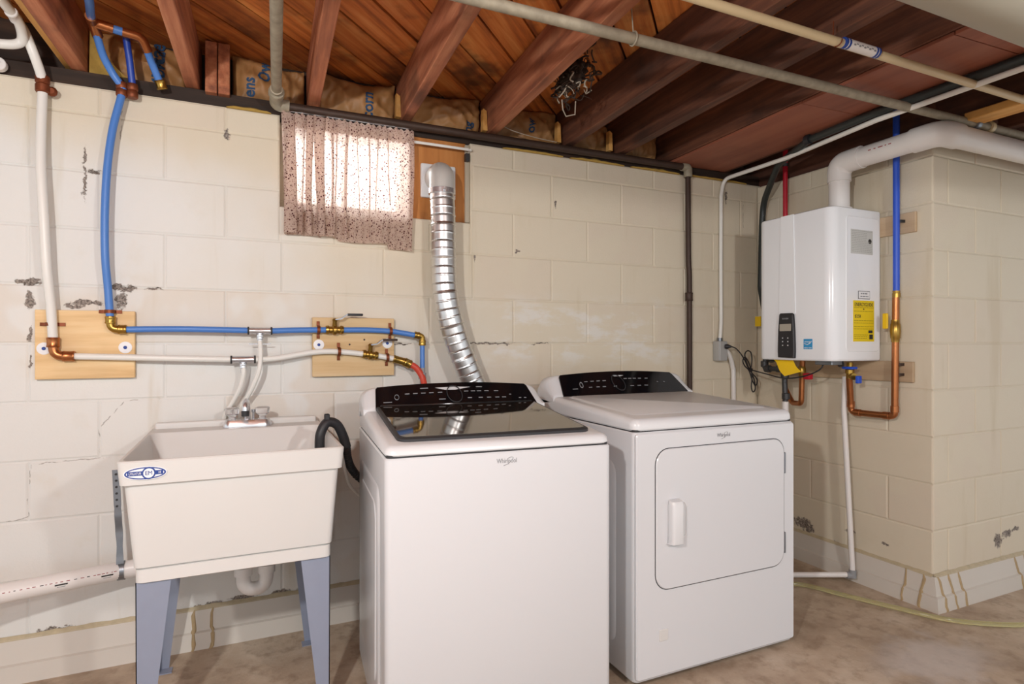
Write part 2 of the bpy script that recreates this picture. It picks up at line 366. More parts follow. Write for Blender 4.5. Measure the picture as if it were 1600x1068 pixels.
for a, b, c, d in ((-3.2, HX0, 0, WT), (HX1, 2.9, 0, WT), (HX0, HX1, 0, HZ0)): box(bm, a, b, .0035, .20, c, d)
wb = struct('wall_back', bm, M_WALL); wall_blocks(wb, (0, 0, 0), 0, -3.2, 2.71, 1.157, WT, (HX0, HX1, HZ0, 2.2))
RX, SY = 2.71, -.96
bm = B(); box(bm, RX+.0035, RX+.19, SY+.19, 0, 0, 2.04); wr = struct('wall_right', bm, M_WALL)
wall_blocks(wr, (RX, 0, 0), -PI/2, 0, -SY, .355, 2.04)
bm = B(); box(bm, RX+.0035, 5.0, SY+.0035, SY+.19, 0, 2.02); wsd = struct('wall_side', bm, M_WALL)
wall_blocks(wsd, (RX, SY, 0), 0, 0, 2.29, .31, 2.02)

# drain baseboards: sections with tan adhesive joints
PROF = [(.004, .135), (.012, .136), (.030, .062), (.040, .058), (.048, .010), (.050, 0), (.004, 0)]
def baseboard(name, a, b, nrm, joints, m0=0, m1=0):
    a = Vector(a); b = Vector(b); d = (b-a).normalized(); L = (b-a).length; nrm = Vector(nrm); up = Vector((0, 0, 1))
    root = bpy.data.objects.new(name, None); COL.objects.link(root); root.location = a; TF[root] = Matrix.Translation(a); root['kind'] = 'structure'
    cuts = [0]+joints+[L]
    for s, e in zip(cuts, cuts[1:]):
        bm = B(); f0 = m0 if s == 0 else 0; f1 = m1 if e == L else 0
        loft(bm, [[a+d*(s+f0*o)+nrm*o+up*z for o, z in PROF], [a+d*(e+f1*o)+nrm*o+up*z for o, z in PROF]]); obj('channel_section', bm, M_BASE, root)
    for j in joints:
        bm = B(); rings = []
        for i in range(9):
            t = i/8; k = t*(len(PROF)-2); q = min(int(k), len(PROF)-3); fr = k-q
            o = PROF[q][0]*(1-fr)+PROF[q+1][0]*fr; z = PROF[q][1]*(1-fr)+PROF[q+1][1]*fr
            wv = random.uniform(.004, .009); sh = random.uniform(-.004, .004)
            c = a+d*(j+sh)+up*z
            rings.append([c+nrm*(o-.002)+d*wv, c+nrm*(o+.004)+d*wv*.5, c+nrm*(o+.004)-d*wv*.5, c+nrm*(o-.002)-d*wv])
        loft(bm, rings); obj('adhesive_joint', bm, M_CAULK, root)
    bm = B(); n = int(L/.02); rings = []                     # bead along the top edge
    for i in range(n+1):
        c = a+d*(L*i/n); h = .006+.004*random.random()
        rings.append([c+nrm*.001+up*.130, c+nrm*.014+up*.133, c+nrm*.009+up*(.137+h*.4), c+nrm*.001+up*(.138+h)])
    loft(bm, rings); obj('adhesive_bead', bm, M_BEAD, root)
baseboard('baseboard_back', (-3.2, 0, 0), (2.71, 0, 0), (0, -1, 0), [3.031, 3.092, 4.42, 4.48], 0, -1)
baseboard('baseboard_right', (RX, 0, 0), (RX, SY, 0), (-1, 0, 0), [.855, .93], 1, 1)
baseboard('baseboard_side', (RX, SY, 0), (5.0, SY, 0), (0, -1, 0), [.012, .085, .155, .60, .68], -1, 0)

# ceiling: diagonal sub-floor planks on joists
JZ0, JZ1 = 2.11, 2.295
bm = B(); box(bm, -3.2, 5.0, -5.0, .2, 2.345, 2.36); ceil = struct('ceiling', bm, M_SILL)
def ceil_child(name, bm, mat, loc, rotz=0):
    me = bpy.data.meshes.new(name); bmesh.ops.recalc_face_normals(bm, faces=bm.faces); bm.to_mesh(me); bm.free(); me.materials.append(mat)
    o = bpy.data.objects.new(name, me); COL.objects.link(o); o.parent = ceil
    o.matrix_local = TF[ceil].inverted() @ Matrix.Translation(loc) @ Matrix.Rotation(rotz, 4, 'Z'); return o
PW = .145; c45 = math.cos(PI/4)
i = 0
for k in range(-40, 60):
    c = k*PW          # perpendicular offset along (-1,1)/sqrt2 ; line x = s*c45 - c*c45, y = s*c45 + c*c45
    smin = max((-3.2+c*c45)/c45, (-5.0-c*c45)/c45); smax = min((5.0+c*c45)/c45, (.138-c*c45)/c45+PW/2)
    if smax-smin < .1: continue
    bm = B(); L = smax-smin; box(bm, -L/2, L/2, -PW/2+.0045, PW/2-.0045, 0, .02)
    s = (smin+smax)/2; ct = Vector((s*c45-c*c45, s*c45+c*c45, 0))
    Rm = Matrix.Rotation(-PI/4, 3, 'Z'); bmesh.ops.bisect_plane(bm, geom=bm.verts[:]+bm.edges[:]+bm.faces[:], plane_co=Rm @ (Vector((0, .138, 0))-ct), plane_no=Rm @ Vector((0, 1, 0)), clear_outer=True)
    if not bm.faces: bm.free(); continue
    ceil_child('plank', bm, M_PLANK, (s*c45-c*c45, s*c45+c*c45, JZ1+random.uniform(0, .004)), PI/4)
DRIFT = math.radians(2.3)
def joist(xw, w=.046, z0=JZ0, mat=M_JOIST, y1=.13, h=None, name='joist', y0=-5.0):
    bm = B(); box(bm, -w/2, w/2, y0, y1, z0, JZ1 if h is None else z0+h, .003, 1)
    return ceil_child(name, bm, mat, (xw, 0, 0), -DRIFT)
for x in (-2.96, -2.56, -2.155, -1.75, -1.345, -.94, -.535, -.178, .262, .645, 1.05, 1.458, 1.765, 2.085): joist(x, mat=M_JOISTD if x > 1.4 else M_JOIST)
joist(-.575, .022, 2.125, M_NEWWOOD, h=.09)
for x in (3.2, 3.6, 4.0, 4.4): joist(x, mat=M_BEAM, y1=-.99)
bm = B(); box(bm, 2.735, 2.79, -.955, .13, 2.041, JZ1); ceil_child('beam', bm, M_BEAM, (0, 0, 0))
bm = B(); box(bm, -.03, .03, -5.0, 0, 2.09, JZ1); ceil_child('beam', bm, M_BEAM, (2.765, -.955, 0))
bm = B(); box(bm, -3.2, 2.75, .012, .15, WT, 2.106); ceil_child('sill_plate', bm, M_SILL, (0, 0, 0))
bm = B(); box(bm, -3.2, 2.75, .14, .18, 2.106, 2.34); ceil_child('rim_board', bm, M_SILL, (0, 0, 0))
bm = B(); box(bm, 2.79, 5.0, SY+.02, SY+.16, 2.02, JZ1); ceil_child('rim_board', bm, M_BEAM, (0, 0, 0))
for x in (-.112, -.068):
    bm = B(); box(bm, x-.02, x+.02, -.02, .06, 2.092, 2.285, .002, 1); ceil_child('blocking', bm, M_JOIST, (0, 0, 0))
for x, z in ((.608, 2.12), (1.012, 2.12), (1.40, 2.12), (1.70, 2.12)):
    bm = B(); prism(bm, [(x-.008, .0, z), (x+.014, 0, z), (x+.010, 0, z+.09), (x-.006, 0, z+.10)], (0, .03, 0)); ceil_child('shim', bm, M_NEWWOOD, (0, 0, 0))
for xa, xb in ((-.06, .10), (1.10, 1.42), (1.46, 1.78), (1.82, 2.14), (2.20, 2.62)):
    bm = B(); rings = []; n = int((xb-xa)/.012)
    for k in range(n+1):
        x = xa+(xb-xa)*k/n; e = max(0.0, math.sin(PI*k/n))**.4; h = (.010+.016*abs(mnoise.noise((x*14, 3, 0))))*e; y = -.004-.010*abs(mnoise.noise((x*20, 0, 5)))
        rings.append([(x, .03, WT-.001), (x, y, WT-.002), (x, y-.004, WT+h*.5), (x, y+.004, WT+h), (x, .03, WT+h)])
    loft(bm, rings); ceil_child('sill_foam', bm, M_BATT, (0, 0, 0))
# boards closing the joist bay (return air pan)
for a, b in ((.0, -.86), (-.863, -1.43), (-1.433, -3.2)):
    bm = B(); box(bm, -.018, .36, b, a, 2.096, 2.108, .001, 1); ceil_child('pan_board', bm, M_PAN, (2.085, 0, 0), -DRIFT)
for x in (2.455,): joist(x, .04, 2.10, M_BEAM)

# ---------------------------------------------------------------- window
w1 = bpy.data.objects.new('window_1', None); COL.objects.link(w1); w1.location = (.40, .11, HZ0); TF[w1] = Matrix.Translation((.40, .11, HZ0)); w1['kind'] = 'structure'
M_WFR = plain('window_paint', '#b9ad98', .5, var=.2, scale=20)
for a, b, c, d in ((HX0, .655, 1.675, 1.725), (HX0, .655, 2.015, 2.05), (HX0, .165, 1.725, 2.015), (.628, .66, 1.725, 2.015)):
    bm = B(); box(bm, a, b, .08, .14, c, d, .003, 1); obj('frame', bm, M_WFR, w1)
bm = B(); box(bm, .385, .40, .09, .12, 1.725, 2.015, .002, 1); obj('mullion', bm, M_WFR, w1)
for a, b in ((.165, .385), (.40, .628)):
    bm = B(); box(bm, a, b, .105, .109, 1.725, 2.015); obj('pane', bm, M_PANE, w1)
bm = B(); box(bm, HX0, HX1, .0, .19, HZ0-.012, HZ0+.012, .004, 1); obj('sill', bm, M_WALL, w1)
bm = B(); box(bm, .66, .925, .02, .036, 1.688, 2.052, .002, 1); tag(obj('plywood_panel', bm, M_PLY), 'orange-brown plywood panel filling the window opening behind the dryer vent', 'panel')
bm = B(); box(bm, .92, HX1, .01, .06, 1.69, 2.045, .003, 1); obj('jamb', bm, M_WFR, w1)

# curtain
def curtain():
    bm = B(); nx, nz = 110, 44; x0, x1, zt = .137, .662, 2.048; rows = []
    for k in range(nz+1):
        t = k/nz; row = []
        for i in range(nx+1):
            u = i/nx; zb = 1.572-.018*u+.006*math.sin(u*9)+(-.022 if u > .80 else 0)+(.008 if .30 < u < .42 else 0)
            a = 1.0-.72*min(1, max(0, (u-.25)/.25)); freq = 52*u if u < .42 else 52*.42+30*(u-.42)
            y = -.030-.020*a*math.sin(freq+1.2*t)-.004*(1-a)*math.sin(95*u+1.5*t)-.006*math.sin(17*u+2.5*t)*t-.004*math.sin(70*u)*(1-t)
            top = math.exp(-((t-.085)/.03)**2)*.010
            zz = zt+(zb-zt)*t + (.004*math.sin(120*u) if k == 0 else 0)
            row.append(bm.verts.new((x0+(x1-x0)*u+.013*math.sin(freq+1.2*t+.9)*a, y+top*.7-.0, zz)))
        rows.append(row)
    for a, b in zip(rows, rows[1:]):
        for i in range(nx): bm.faces.new((a[i], a[i+1], b[i+1], b[i]))
    return bm
cur = thing('curtain', 'small brown-flowered white cotton curtain over the basement window', 'curtain', (.40, -.03, 1.57))
obj('cloth', curtain(), M_CURT, cur, ang=180)
bm = B(); nx = 110
rows = [[bm.verts.new((.137+.525*i/nx, -.040-.006*math.sin(60*i/nx)-(0.004 if k == 1 else 0), z+(.005*math.sin(140*i/nx) if k in (0, 3) else 0))) for i in range(nx+1)] for k, z in enumerate((2.052, 2.035, 2.012, 1.995))]
for a, b in zip(rows, rows[1:]):
    for i in range(nx): bm.faces.new((a[i], a[i+1], b[i+1], b[i]))
obj('rod_pocket', bm, M_CURT, cur, ang=180)
for a_, b_, zb_ in ((.139, .188, 1.575), (.228, .258, 1.575), (.262, .305, 1.572), (.320, .330, 1.60), (.338, .343, 1.66), (.380, .392, 1.572), (.43, .434, 1.66), (.470, .477, 1.575), (.505, .510, 1.68), (.560, .564, 1.72), (.644, .662, 1.545)):
    bm = B(); rows = []
    for k in range(17):
        t = k/16; z = 2.045+(zb_-2.045)*t; cx = (a_+b_)/2+.006*math.sin(3*t+a_*40); w = (b_-a_)/2*(1-.35*t*math.sin(a_*90)**2)
        rows.append([bm.verts.new((cx+w*math.cos(PI-PI*j/8), -.048-min(.012, w)*math.sin(PI*j/8)-.004*math.sin(4*t+a_*30), z)) for j in range(9)])
    for r0, r1 in zip(rows, rows[1:]):
        for j in range(8): bm.faces.new((r0[j], r0[j+1], r1[j+1], r1[j]))
    obj('pleat', bm, M_CURT, cur, ang=180)
rd = thing('curtain_rod', 'white flat curtain rod running from the curtain to a bracket', 'curtain rod', (.53, -.03, 2.0))
bm = B(); box(bm, .14, .925, -.028, -.020, 2.006, 2.018, .003, 2); obj('rod', bm, M_WTUBE, rd)
bm = B(); tube(bm, fillet([(.925, -.024, 2.012), (.938, -.024, 2.012), (.938, .02, 2.012)], .01), .005, 8); obj('rod_end', bm, M_WTUBE, rd)
bm = B(); box(bm, .915, .935, -.012, .012, 1.965, 2.0, .002, 1); obj('bracket', bm, M_CHAR, rd)

# ---------------------------------------------------------------- insulation batts between joists
JX = [-.535, -.178, .262, .645, 1.05, 1.458, 1.765, 2.085]
TXT = {0: [('cae', -.295, 2.235, .06), ('MbM', -.292, 2.16, .05)], 1: [('ens', .022, 2.165, .05), ('Ow', .078, 2.235, .05)], 2: [('corn', .49, 2.17, .055)], 3: [('ing', .955, 2.145, .05)], 4: [('ow', 1.275, 2.20, .05)]}
BLAB = ['above the blue pipes', 'left of the galvanized pipe', 'above the flowered curtain', 'above the dryer vent elbow', 'left of the hanging lint clump', 'in the dark bay right of the lint clump', 'in the last narrow bay before the boarded bay']
def paper_y(x, z, u, t, i):
    bulge = .045*max(0.0, math.sin(PI*min(1, max(0, u))))**.5*max(0, math.sin(PI*min(1, max(0, t))))**.6
    cz = abs(mnoise.noise((x*13+z*6, z*11, i*3.1)))
    return max(.082-bulge+.030*cz+.016*abs(mnoise.noise((x*30, z*22-x*12, i))), .02)
def lay_text(body, size, x, z, bt, surf, bold):
    cu = bpy.data.curves.new('t', 'FONT'); cu.body = body; cu.size = size; cu.align_x = 'CENTER'; cu.align_y = 'CENTER'; cu.offset = bold; cu.resolution_u = 2
    t = bpy.data.objects.new('t', cu); COL.objects.link(t); me = bpy.data.meshes.new_from_object(t.evaluated_get(bpy.context.evaluated_depsgraph_get()))
    bm = B(); bm.from_mesh(me); bpy.data.objects.remove(t); bpy.data.curves.remove(cu); bpy.data.meshes.remove(me)
    bmesh.ops.remove_doubles(bm, verts=bm.verts, dist=.0002); bmesh.ops.triangulate(bm, faces=bm.faces)
    for _ in range(2): bmesh.ops.subdivide_edges(bm, edges=[e for e in bm.edges if e.calc_length() > .006], cuts=1); bmesh.ops.triangulate(bm, faces=bm.faces)
    for v in bm.verts:
        vx, vz = x-v.co.y, z+v.co.x*.85; v.co = Vector((vx, surf(vx, vz)-.0025, vz))
    return obj('print', bm, M_PRINT, bt, ang=180)
for i, (a, b) in enumerate(zip(JX, JX[1:])):
    x0, x1 = a+.03, b-.03
    if i == 1: x0 = -.04
    bm = B(); nx, nz = 44, 24; rows = []
    for k in range(nz+1):
        row = []
        for q in range(nx+1):
            u, t = q/nx, k/nz; x = x0+(x1-x0)*u; z = 2.108+(.172+.012*math.sin(u*5+i))*t
            row.append(bm.verts.new((x, paper_y(x, z, u, t, i), z)))
        rows.append(row)
    for r0, r1 in zip(rows, rows[1:]):
        for q in range(nx): bm.faces.new((r0[q], r0[q+1], r1[q+1], r1[q]))
    # back face gives the batt its thickness
    geo = bmesh.ops.extrude_face_region(bm, geom=list(bm.faces)); 
    for v in geo['geom']:
        if isinstance(v, bmesh.types.BMVert): v.co.y = .135
    bt = thing('insulation_batt', 'brown paper-faced insulation batt tucked between joists ' + BLAB[i], 'insulation', ((x0+x1)/2, .1, 2.108), group='insulation batts along the wall top')
    obj('kraft_facing', bm, M_KRAFT, bt, ang=50)
    if i == 0:
        bm = B(); prism(bm, [(x0, .03, 2.109), (x0+.12, .015, 2.109), (x0+.10, .02, 2.125), (x0+.03, .03, 2.20), (x0+.008, .035, 2.27), (x0, .04, 2.27)], (0, .03, 0)); obj('exposed_fibre', bm, M_BATT, bt)
    for (s, x, z, h) in TXT.get(i, []):
        lay_text(s, h*1.25, x, z, bt, lambda X, Z: paper_y(X, Z, (X-x0)/(x1-x0), (Z-2.108)/.178, i), .0016)

# ---------------------------------------------------------------- washing machine (local: x right, y back, z up)
WR = -math.radians(4.1)
wm = thing('washing_machine', 'white top-load washing machine with smoked glass lid beside the utility sink', 'washing machine', (.337, -.99, 0), WR)
LO = dict(local=True)
WW, WD = .672, .655
def body_bm(w, d, z0, z1, rc=.018):
    bm = B(); loft(bm, [rrect(.004, w-.004, .004, d, rc, z0), rrect(0, w, 0, d, rc, z0+.008), rrect(0, w, 0, d, rc, z1-.004), rrect(.004, w-.004, .004, d-.004, rc-.004, z1)]); return bm
obj('cabinet', body_bm(WW, WD, .025, .836), M_ENAMEL, wm, **LO)
bm = B(); loft(bm, [rrect(.006, WW-.006, .006, WD-.01, .014, .834), rrect(.006, WW-.006, .006, WD-.01, .014, .843)]); obj('seam_gap', bm, M_DARK, wm, **LO)
def deck(w, d, z0, zf, zr, y1, r=.022, rc=.03):
    f = lambda drop: (lambda x, y: zf+(zr-zf)*min(1, max(0, y/y1))-drop)
    rings = [rrect(.004, w-.004, .004, d, rc, z0), rrect(0, w, 0, d, rc, z0+.005)]
    for k in range(6):
        a = PI/2*k/5; ins = r*(1-math.cos(a)); rings.append(rrect(ins, w-ins, ins, d-ins*.3, max(rc-ins, .002), f(r*(1-math.sin(a)))))
    bm = B(); loft(bm, rings); return bm
obj('top_deck', deck(WW, WD, .841, .866, .918, .55), M_ENAMEL2, wm, **LO)
def zdeck(y, zf=.866, zr=.918, y1=.55): return zf+(zr-zf)*y/y1
def console(w, yf, yt, yb, zb, zt, arch):
    """loft along x of a wedge profile with arched top"""
    rings = []
    for u in (0, .012, .03, .06, .12, .25, .5, .75, .88, .94, .97, .988, 1):
        x = w*u; e = min(u, 1-u); k = min(1, e/.06); k = math.sin(k*PI/2)**.6 if k > 0 else 0
        h = zb+(zt-zb)*(.55+.45*k)+arch*(1-(2*u-1)**2)-arch*.5
        yy = yt+(1-k)*.012
        pr = [(yf, zb-.02), (yf, zb), (yf+(yy-yf)*.12, zb+(h-zb)*.13), (yf+(yy-yf)*.9, zb+(h-zb)*.9), (yy, h-.003), (yy+.012, h), (yb-.015, h-.004), (yb, h-.02), (yb, zb-.04)]
        rings.append([(x, p, z) for p, z in pr])
    bm = B(); loft(bm, rings); return bm
obj('console', console(WW, .505, .575, WD, .913, .984, .016), M_ENAMEL2, wm, ang=50, **LO)
def panel_on(w, xl, xr, xlt, xrt, yf, yt, zb, zt, arch, off=.004):
    """black glass plate lying on the sloped console face"""
    front = []; n = 14
    sl = Vector((0, yt-yf, zt-zb)).normalized(); nr = Vector((0, -sl.z, sl.y))
    def P(u, v, o):
        xb = xl+(xr-xl)*u; xt = xlt+(xrt-xlt)*u; x = xb+(xt-xb)*v; ar = arch*(1-(2*x/w-1)**2)-arch*.5
        h = zt+ar; return Vector((x, yf+(yt-yf)*v, zb+(h-zb)*v))+nr*o
    cr = .05; ring = [(0, .04), (.004, 0)]+[(i/n, 0) for i in range(1, n)]+[(.996, 0), (1, .04), (1, .92), (.99, 1)]+[(i/n, 1) for i in range(n-1, 0, -1)]+[(.01, 1), (0, .92)]
    bm = B(); loft(bm, [[P(u, v, -.006) for u, v in ring], [P(u, v, off) for u, v in ring]]); return bm, P
bm, PP = panel_on(WW, .040, .640, .048, .618, .500, .572, .911, .984, .016); cp = obj('control_panel', bm, M_PANEL, wm, **LO)
def marks(P, rows, parent):
    for us, v, wv in rows:
        for u in us:
            bm = B(); du = wv/2; dv = .014
            loft(bm, [[P(u-du, v-dv, o), P(u+du, v-dv, o), P(u+du, v+dv, o), P(u-du, v+dv, o)] for o in (.0035, .0048)]); obj('indicator', bm, M_GREY, parent, **LO)
marks(PP, [([.19, .24, .29, .34, .395], .60, .028), ([.565, .61, .65, .70, .765], .62, .028), ([.575, .645, .70, .755, .80], .34, .026), ([.07], .28, .05), ([.40], .32, .04), ([.905, .94], .30, .015), ([.30], .80, .05), ([.66], .80, .04), ([.85], .46, .012)], cp)
def ringon(P, u0, v0, ru, rv, parent, mat, w=.12, name='dial_ring'):
    bm = B(); rings = []
    for k in range(29):
        a = 2*PI*k/28; rings.append([P(u0+ru*s*math.cos(a), v0+rv*s*math.sin(a), o) for s, o in ((1, .0035), (1, .0055), (1+w, .0055), (1+w, .0035))])
    loft(bm, rings, False, False); return obj(name, bm, mat, parent, **LO)
ringon(PP, .485, .52, .045, .33, cp, M_DARK, .1); ringon(PP, .125, .48, .012, .10, cp, M_GREY, .15)
# lid
zl = lambda d: (lambda x, y: zdeck(y)+d)
bm = B(); loft(bm, [rrect(.042, WW-.042, .048, .500, [.006, .006, .03, .03], zl(-.004)), rrect(.042, WW-.042, .048, .500, [.006, .006, .03, .03], zl(.007)), rrect(.045, WW-.045, .051, .498, [.006, .006, .028, .028], zl(.009))]); lid = obj('lid', bm, M_DARK, wm, **LO)
bm = B(); loft(bm, [rrect(.052, WW-.052, .066, .496, [.004, .004, .02, .02], zl(.006)), rrect(.052, WW-.052, .066, .496, [.004, .004, .02, .02], zl(.0105))]); obj('lid_glass', bm, M_LID, lid, **LO)
bm = B(); box(bm, .055, WW-.055, .496, .506, zdeck(.5)-.002, zdeck(.5)+.014, .003, 2); obj('lid_hinge_cover', bm, M_PANEL, wm, **LO)
def side_emboss(w, d, parent):   # pressed panel in each cabinet side
    for sx, x in ((-1, 0), (1, w)):
        for i, (e, o) in enumerate(((.0, .0035), (.05, .006))):
            bm = B(); a = rrect(.10+e, d-.07-e, .10+e, .74-e, .05, 0); b = rrect(.11+e, d-.08-e, .11+e, .73-e, .045, 0)
            loft(bm, [[(x-sx*.002, p[0], p[1]) for p in a], [(x+sx*o, p[0], p[1]) for p in b]]); obj('side_pressing', bm, M_ENAMEL, parent, **LO)
side_emboss(WW, WD, wm)
def wlogo(parent, x, y, z, T):
    o = T @ Vector((x, y, z)); r = T.to_3x3() @ Vector((1, 0, 0))
    t = text('Whirlpool', .0185, M_GREY, o, r, (0, 0, 1), parent, 'logo', .0006, sx=.78)
    bm = B(); pts = [(-.010, -.013), (.004, -.008), (.014, .001), (.019, .008), (.013, .010), (.004, .007)]
    tube(bm, [T @ Vector((x+a, y, z+b)) for a, b in spline([(p[0], p[1], 0) for p in pts], 4) for a, b in [(a, b)]] if False else [T @ Vector((x+p.x, y, z+p.y)) for p in spline([(p[0], p[1], 0) for p in pts], 4)], .0008, 6); obj('logo_swoosh', bm, M_GREY, parent)
wlogo(wm, .338, -.0004, .810, TF[wm])
for x in (.05, WW-.05):
    for y in (.06, WD-.06):
        bm = B(); lathe(bm, [(0, .022), (.008, .022), (.010, .012), (.03, .010)], (x, y, 0), (0, 0, 1)); obj('foot', bm, M_BLACK, wm, **LO)

# ---------------------------------------------------------------- dryer
dr = thing('clothes_dryer', 'white front-load clothes dryer with square door left of the water heater', 'dryer', (1.165, -.935, 0))
DW, DD = .732, .70
obj('cabinet', body_bm(DW, DD, .022, .846), M_ENAMEL, dr, **LO)
bm = B(); loft(bm, [rrect(.005, DW-.005, .005, DD-.01, .014, .844), rrect(.005, DW-.005, .005, DD-.01, .014, .853)]); obj('seam_gap', bm, M_DARK, dr, **LO)
obj('top_deck', deck(DW, DD, .850, .888, .925, .60, .024, .03), M_ENAMEL2, dr, **LO)
bm = B(); zt2 = lambda d: (lambda x, y: .888+.037*y/.6+d)
loft(bm, [rrect(.05, DW-.05, .07, .53, .02, zt2(-.003)), rrect(.06, DW-.06, .08, .52, .02, zt2(.0025))]); obj('top_pressing', bm, M_ENAMEL2, dr, **LO)
obj('console', console(DW, .555, .625, DD, .920, 1.004, .018), M_ENAMEL2, dr, ang=50, **LO)
bm, PD = panel_on(DW, .045, .700, .030+.03, .655, .550, .622, .918, 1.004, .018); cpd = obj('control_panel', bm, M_PANEL, dr, **LO)
marks(PD, [([.20, .25, .30, .35], .60, .026), ([.535, .575, .615, .66, .72], .66, .026), ([.10], .30, .04), ([.22, .28, .33, .42], .34, .025), ([.56, .62, .68], .34, .03), ([.80, .86], .50, .012)], cpd)
ringon(PD, .46, .5, .045, .33, cpd, M_DARK, .1); ringon(PD, .155, .46, .010, .10, cpd, M_GREY, .3)
ow = dict(local=True)
bm = B(); plate_xz(bm, .005, DW-.005, .03, .843, .012, .006, -.006, bev=.004); obj('front_panel', bm, M_ENAMEL, dr, **LO)
bm = B(); plate_xz(bm, .079, .673, .314, .789, .055, -.004, -.0072, 8); door_gap = obj('door_gap_strip', bm, M_DARK, dr, **LO)  # dark plate in place of an open door gap, shade put into its colour
bm = B(); plate_xz(bm, .0815, .6705, .3165, .7865, .053, -.005, -.011, 8, bev=.003); door = obj('door', bm, M_ENAMEL, dr, **LO)
bm = B(); plate_xz(bm, .128, .205, .478, .610, .018, -.010, -.0118, 6, bev=.001); obj('handle_recess', bm, M_ENAMEL2, door, **LO)
rim = rrect(.150, .207, .486, .602, .016, 0, 6); rim = rim+[rim[0]]
bm = B(); tube(bm, [(p[0], -.0118, p[1]) for p in rim], .0022, 8); obj('pocket_rim', bm, M_ENAMEL2, door, **LO)
bm = B(); plate_xz(bm, .1765, .1795, .486, .602, .0014, -.0105, -.0126); obj('handle_gap', bm, M_DARK, door, **LO)
bm = B(); loft(bm, [rrect(.122, .178, -.012, -.010, .001, .470), rrect(.126, .176, -.040, -.010, .008, .472), rrect(.126, .174, -.044, -.010, .010, .49), rrect(.126, .174, -.044, -.010, .010, .60), rrect(.128, .174, -.038, -.010, .010, .613), rrect(.134, .172, -.020, -.010, .005, .617)]); obj('handle', bm, M_ENAMEL2, door, **LO)
for z in (.656, .359):
    bm = B(); box(bm, .669, .677, -.0125, -.003, z, z+.078, .002, 1); h = obj('hinge', bm, M_STEEL, door, **LO)
bm = B(); plate_xz(bm, .097, .133, .146, .184, .003, -.005, -.0085, bev=.001); obj('access_plug', bm, M_TUB, dr, **LO)
wlogo(dr, .378, -.0066, .817, TF[dr])
side_emboss(DW, DD, dr)
for x in (.05, DW-.05):
    for y in (.06, DD-.06):
        bm = B(); lathe(bm, [(0, .020), (.008, .020), (.010, .012), (.03, .010)], (x, y, 0), (0, 0, 1)); obj('foot', bm, M_BLACK, dr, **LO)

# ---------------------------------------------------------------- utility sink
tb = thing('utility_sink', 'white plastic utility sink on grey metal legs with chrome faucet', 'sink', (-.012, -.37, 0))
def Rg(x0, x1, y0, y1, rc, z): return rrect(x0, x1, y0, y1, rc, z, 5)
bm = B(); loft(bm, [Rg(-.262, .240, -.650, -.095, .015, .486), Rg(-.268, .244, -.656, -.09, .018, .489), Rg(-.268, .244, -.656, -.09, .018, .524), Rg(-.262, .238, -.65, -.095, .016, .5265),
  Rg(-.262, .238, -.65, -.095, .016, .529), Rg(-.2715, .2475, -.661, -.085, .018, .531), Rg(-.289, .263, -.692, -.05, .02, .763), Rg(-.298, .272, -.705, -.035, .02, .766), Rg(-.303, .277, -.712, -.03, .02, .826), Rg(-.299, .273, -.708, -.034, .018, .830),
  Rg(-.292, .266, -.701, -.165, .03, .830), Rg(-.289, .263, -.698, -.168, .03, .826), Rg(-.250, .225, -.640, -.185, .04, .56), Rg(-.22, .195, -.61, -.21, .03, .545)]); obj('basin', bm, M_TUB, tb, ang=40)
bm = B(); box(bm, -.290, .264, -.062, -.034, .826, .852, .006, 3); obj('back_ledge', bm, M_TUB, tb)
bm = B(); lathe(bm, [(0, .035), (.003, .035), (.004, .024), (.001, .020)], (-.01, -.40, .545), (0, 0, 1), 20); obj('drain_strainer', bm, M_CHROME, tb)
def leg(sx, y, dy):
    """pressed angle leg: front plate plus outer flange; sx=-1 left, +1 right; dy direction of the flange"""
    xo = -.268 if sx < 0 else .243; xi_t = xo-sx*.085; xi_b = xo-sx*.030; bm = B()
    xob = xo-sx*.002
    prism(bm, [(xo, y, .487), (xi_t, y, .487), (xi_b, y, .0), (xob, y, 0)], (0, dy*.0025, 0))
    prism(bm, [(xo, y, .487), (xo, y+dy*.085, .487), (xob, y+dy*.03, 0), (xob, y, 0)], (-sx*.0025, 0, 0))
    prism(bm, [(xob, y, 0), (xob-sx*.04, y, 0), (xob-sx*.04, y+dy*.04, 0), (xob, y+dy*.04, 0)], (0, 0, .003))
    return bm
for sx, y, dy in ((-1, -.645, 1), (1, -.645, 1), (-1, -.145, -1), (1, -.145, -1)): obj('leg', leg(sx, y, dy), M_LEG, tb)
# logo badge on the rim
def oval(cx, cz, a, b, y, n=32, sk=0): return [(cx+a*math.cos(2*PI*k/n), y, cz+b*math.sin(2*PI*k/n)) for k in range(n)]
BY = -.7072
for k, (a, b, m, o) in enumerate(((.050, .0180, M_WHITE, .0006), (.0475, .0160, M_LOGOBLUE, .0010), (.0435, .0130, M_WHITE, .0014))):
    bm = B(); loft(bm, [oval(-.236, .797, a, b, BY+.004), oval(-.236, .797, a, b, BY-o-.003)]); obj('logo_badge', bm, m, tb)
bm = B(); box(bm, -.277, -.195, BY-.005, BY+.002, .792, .803); obj('logo_bar', bm, M_LOGOBLUE, tb)
bm = B(); loft(bm, [oval(-.228, .797, .0160, .0160, BY), oval(-.228, .797, .0160, .0160, BY-.0056)]); obj('logo_disc', bm, M_LOGOBLUE, tb)
bm = B(); loft(bm, [oval(-.228, .797, .0125, .0125, BY), oval(-.228, .797, .0125, .0125, BY-.0062)]); obj('logo_disc', bm, M_WHITE, tb)
text('EM', .015, M_LOGOBLUE, (-.228, BY-.0066, .797), (1, 0, 0), (0, 0, 1), tb, 'logo_lettering', sx=.9)
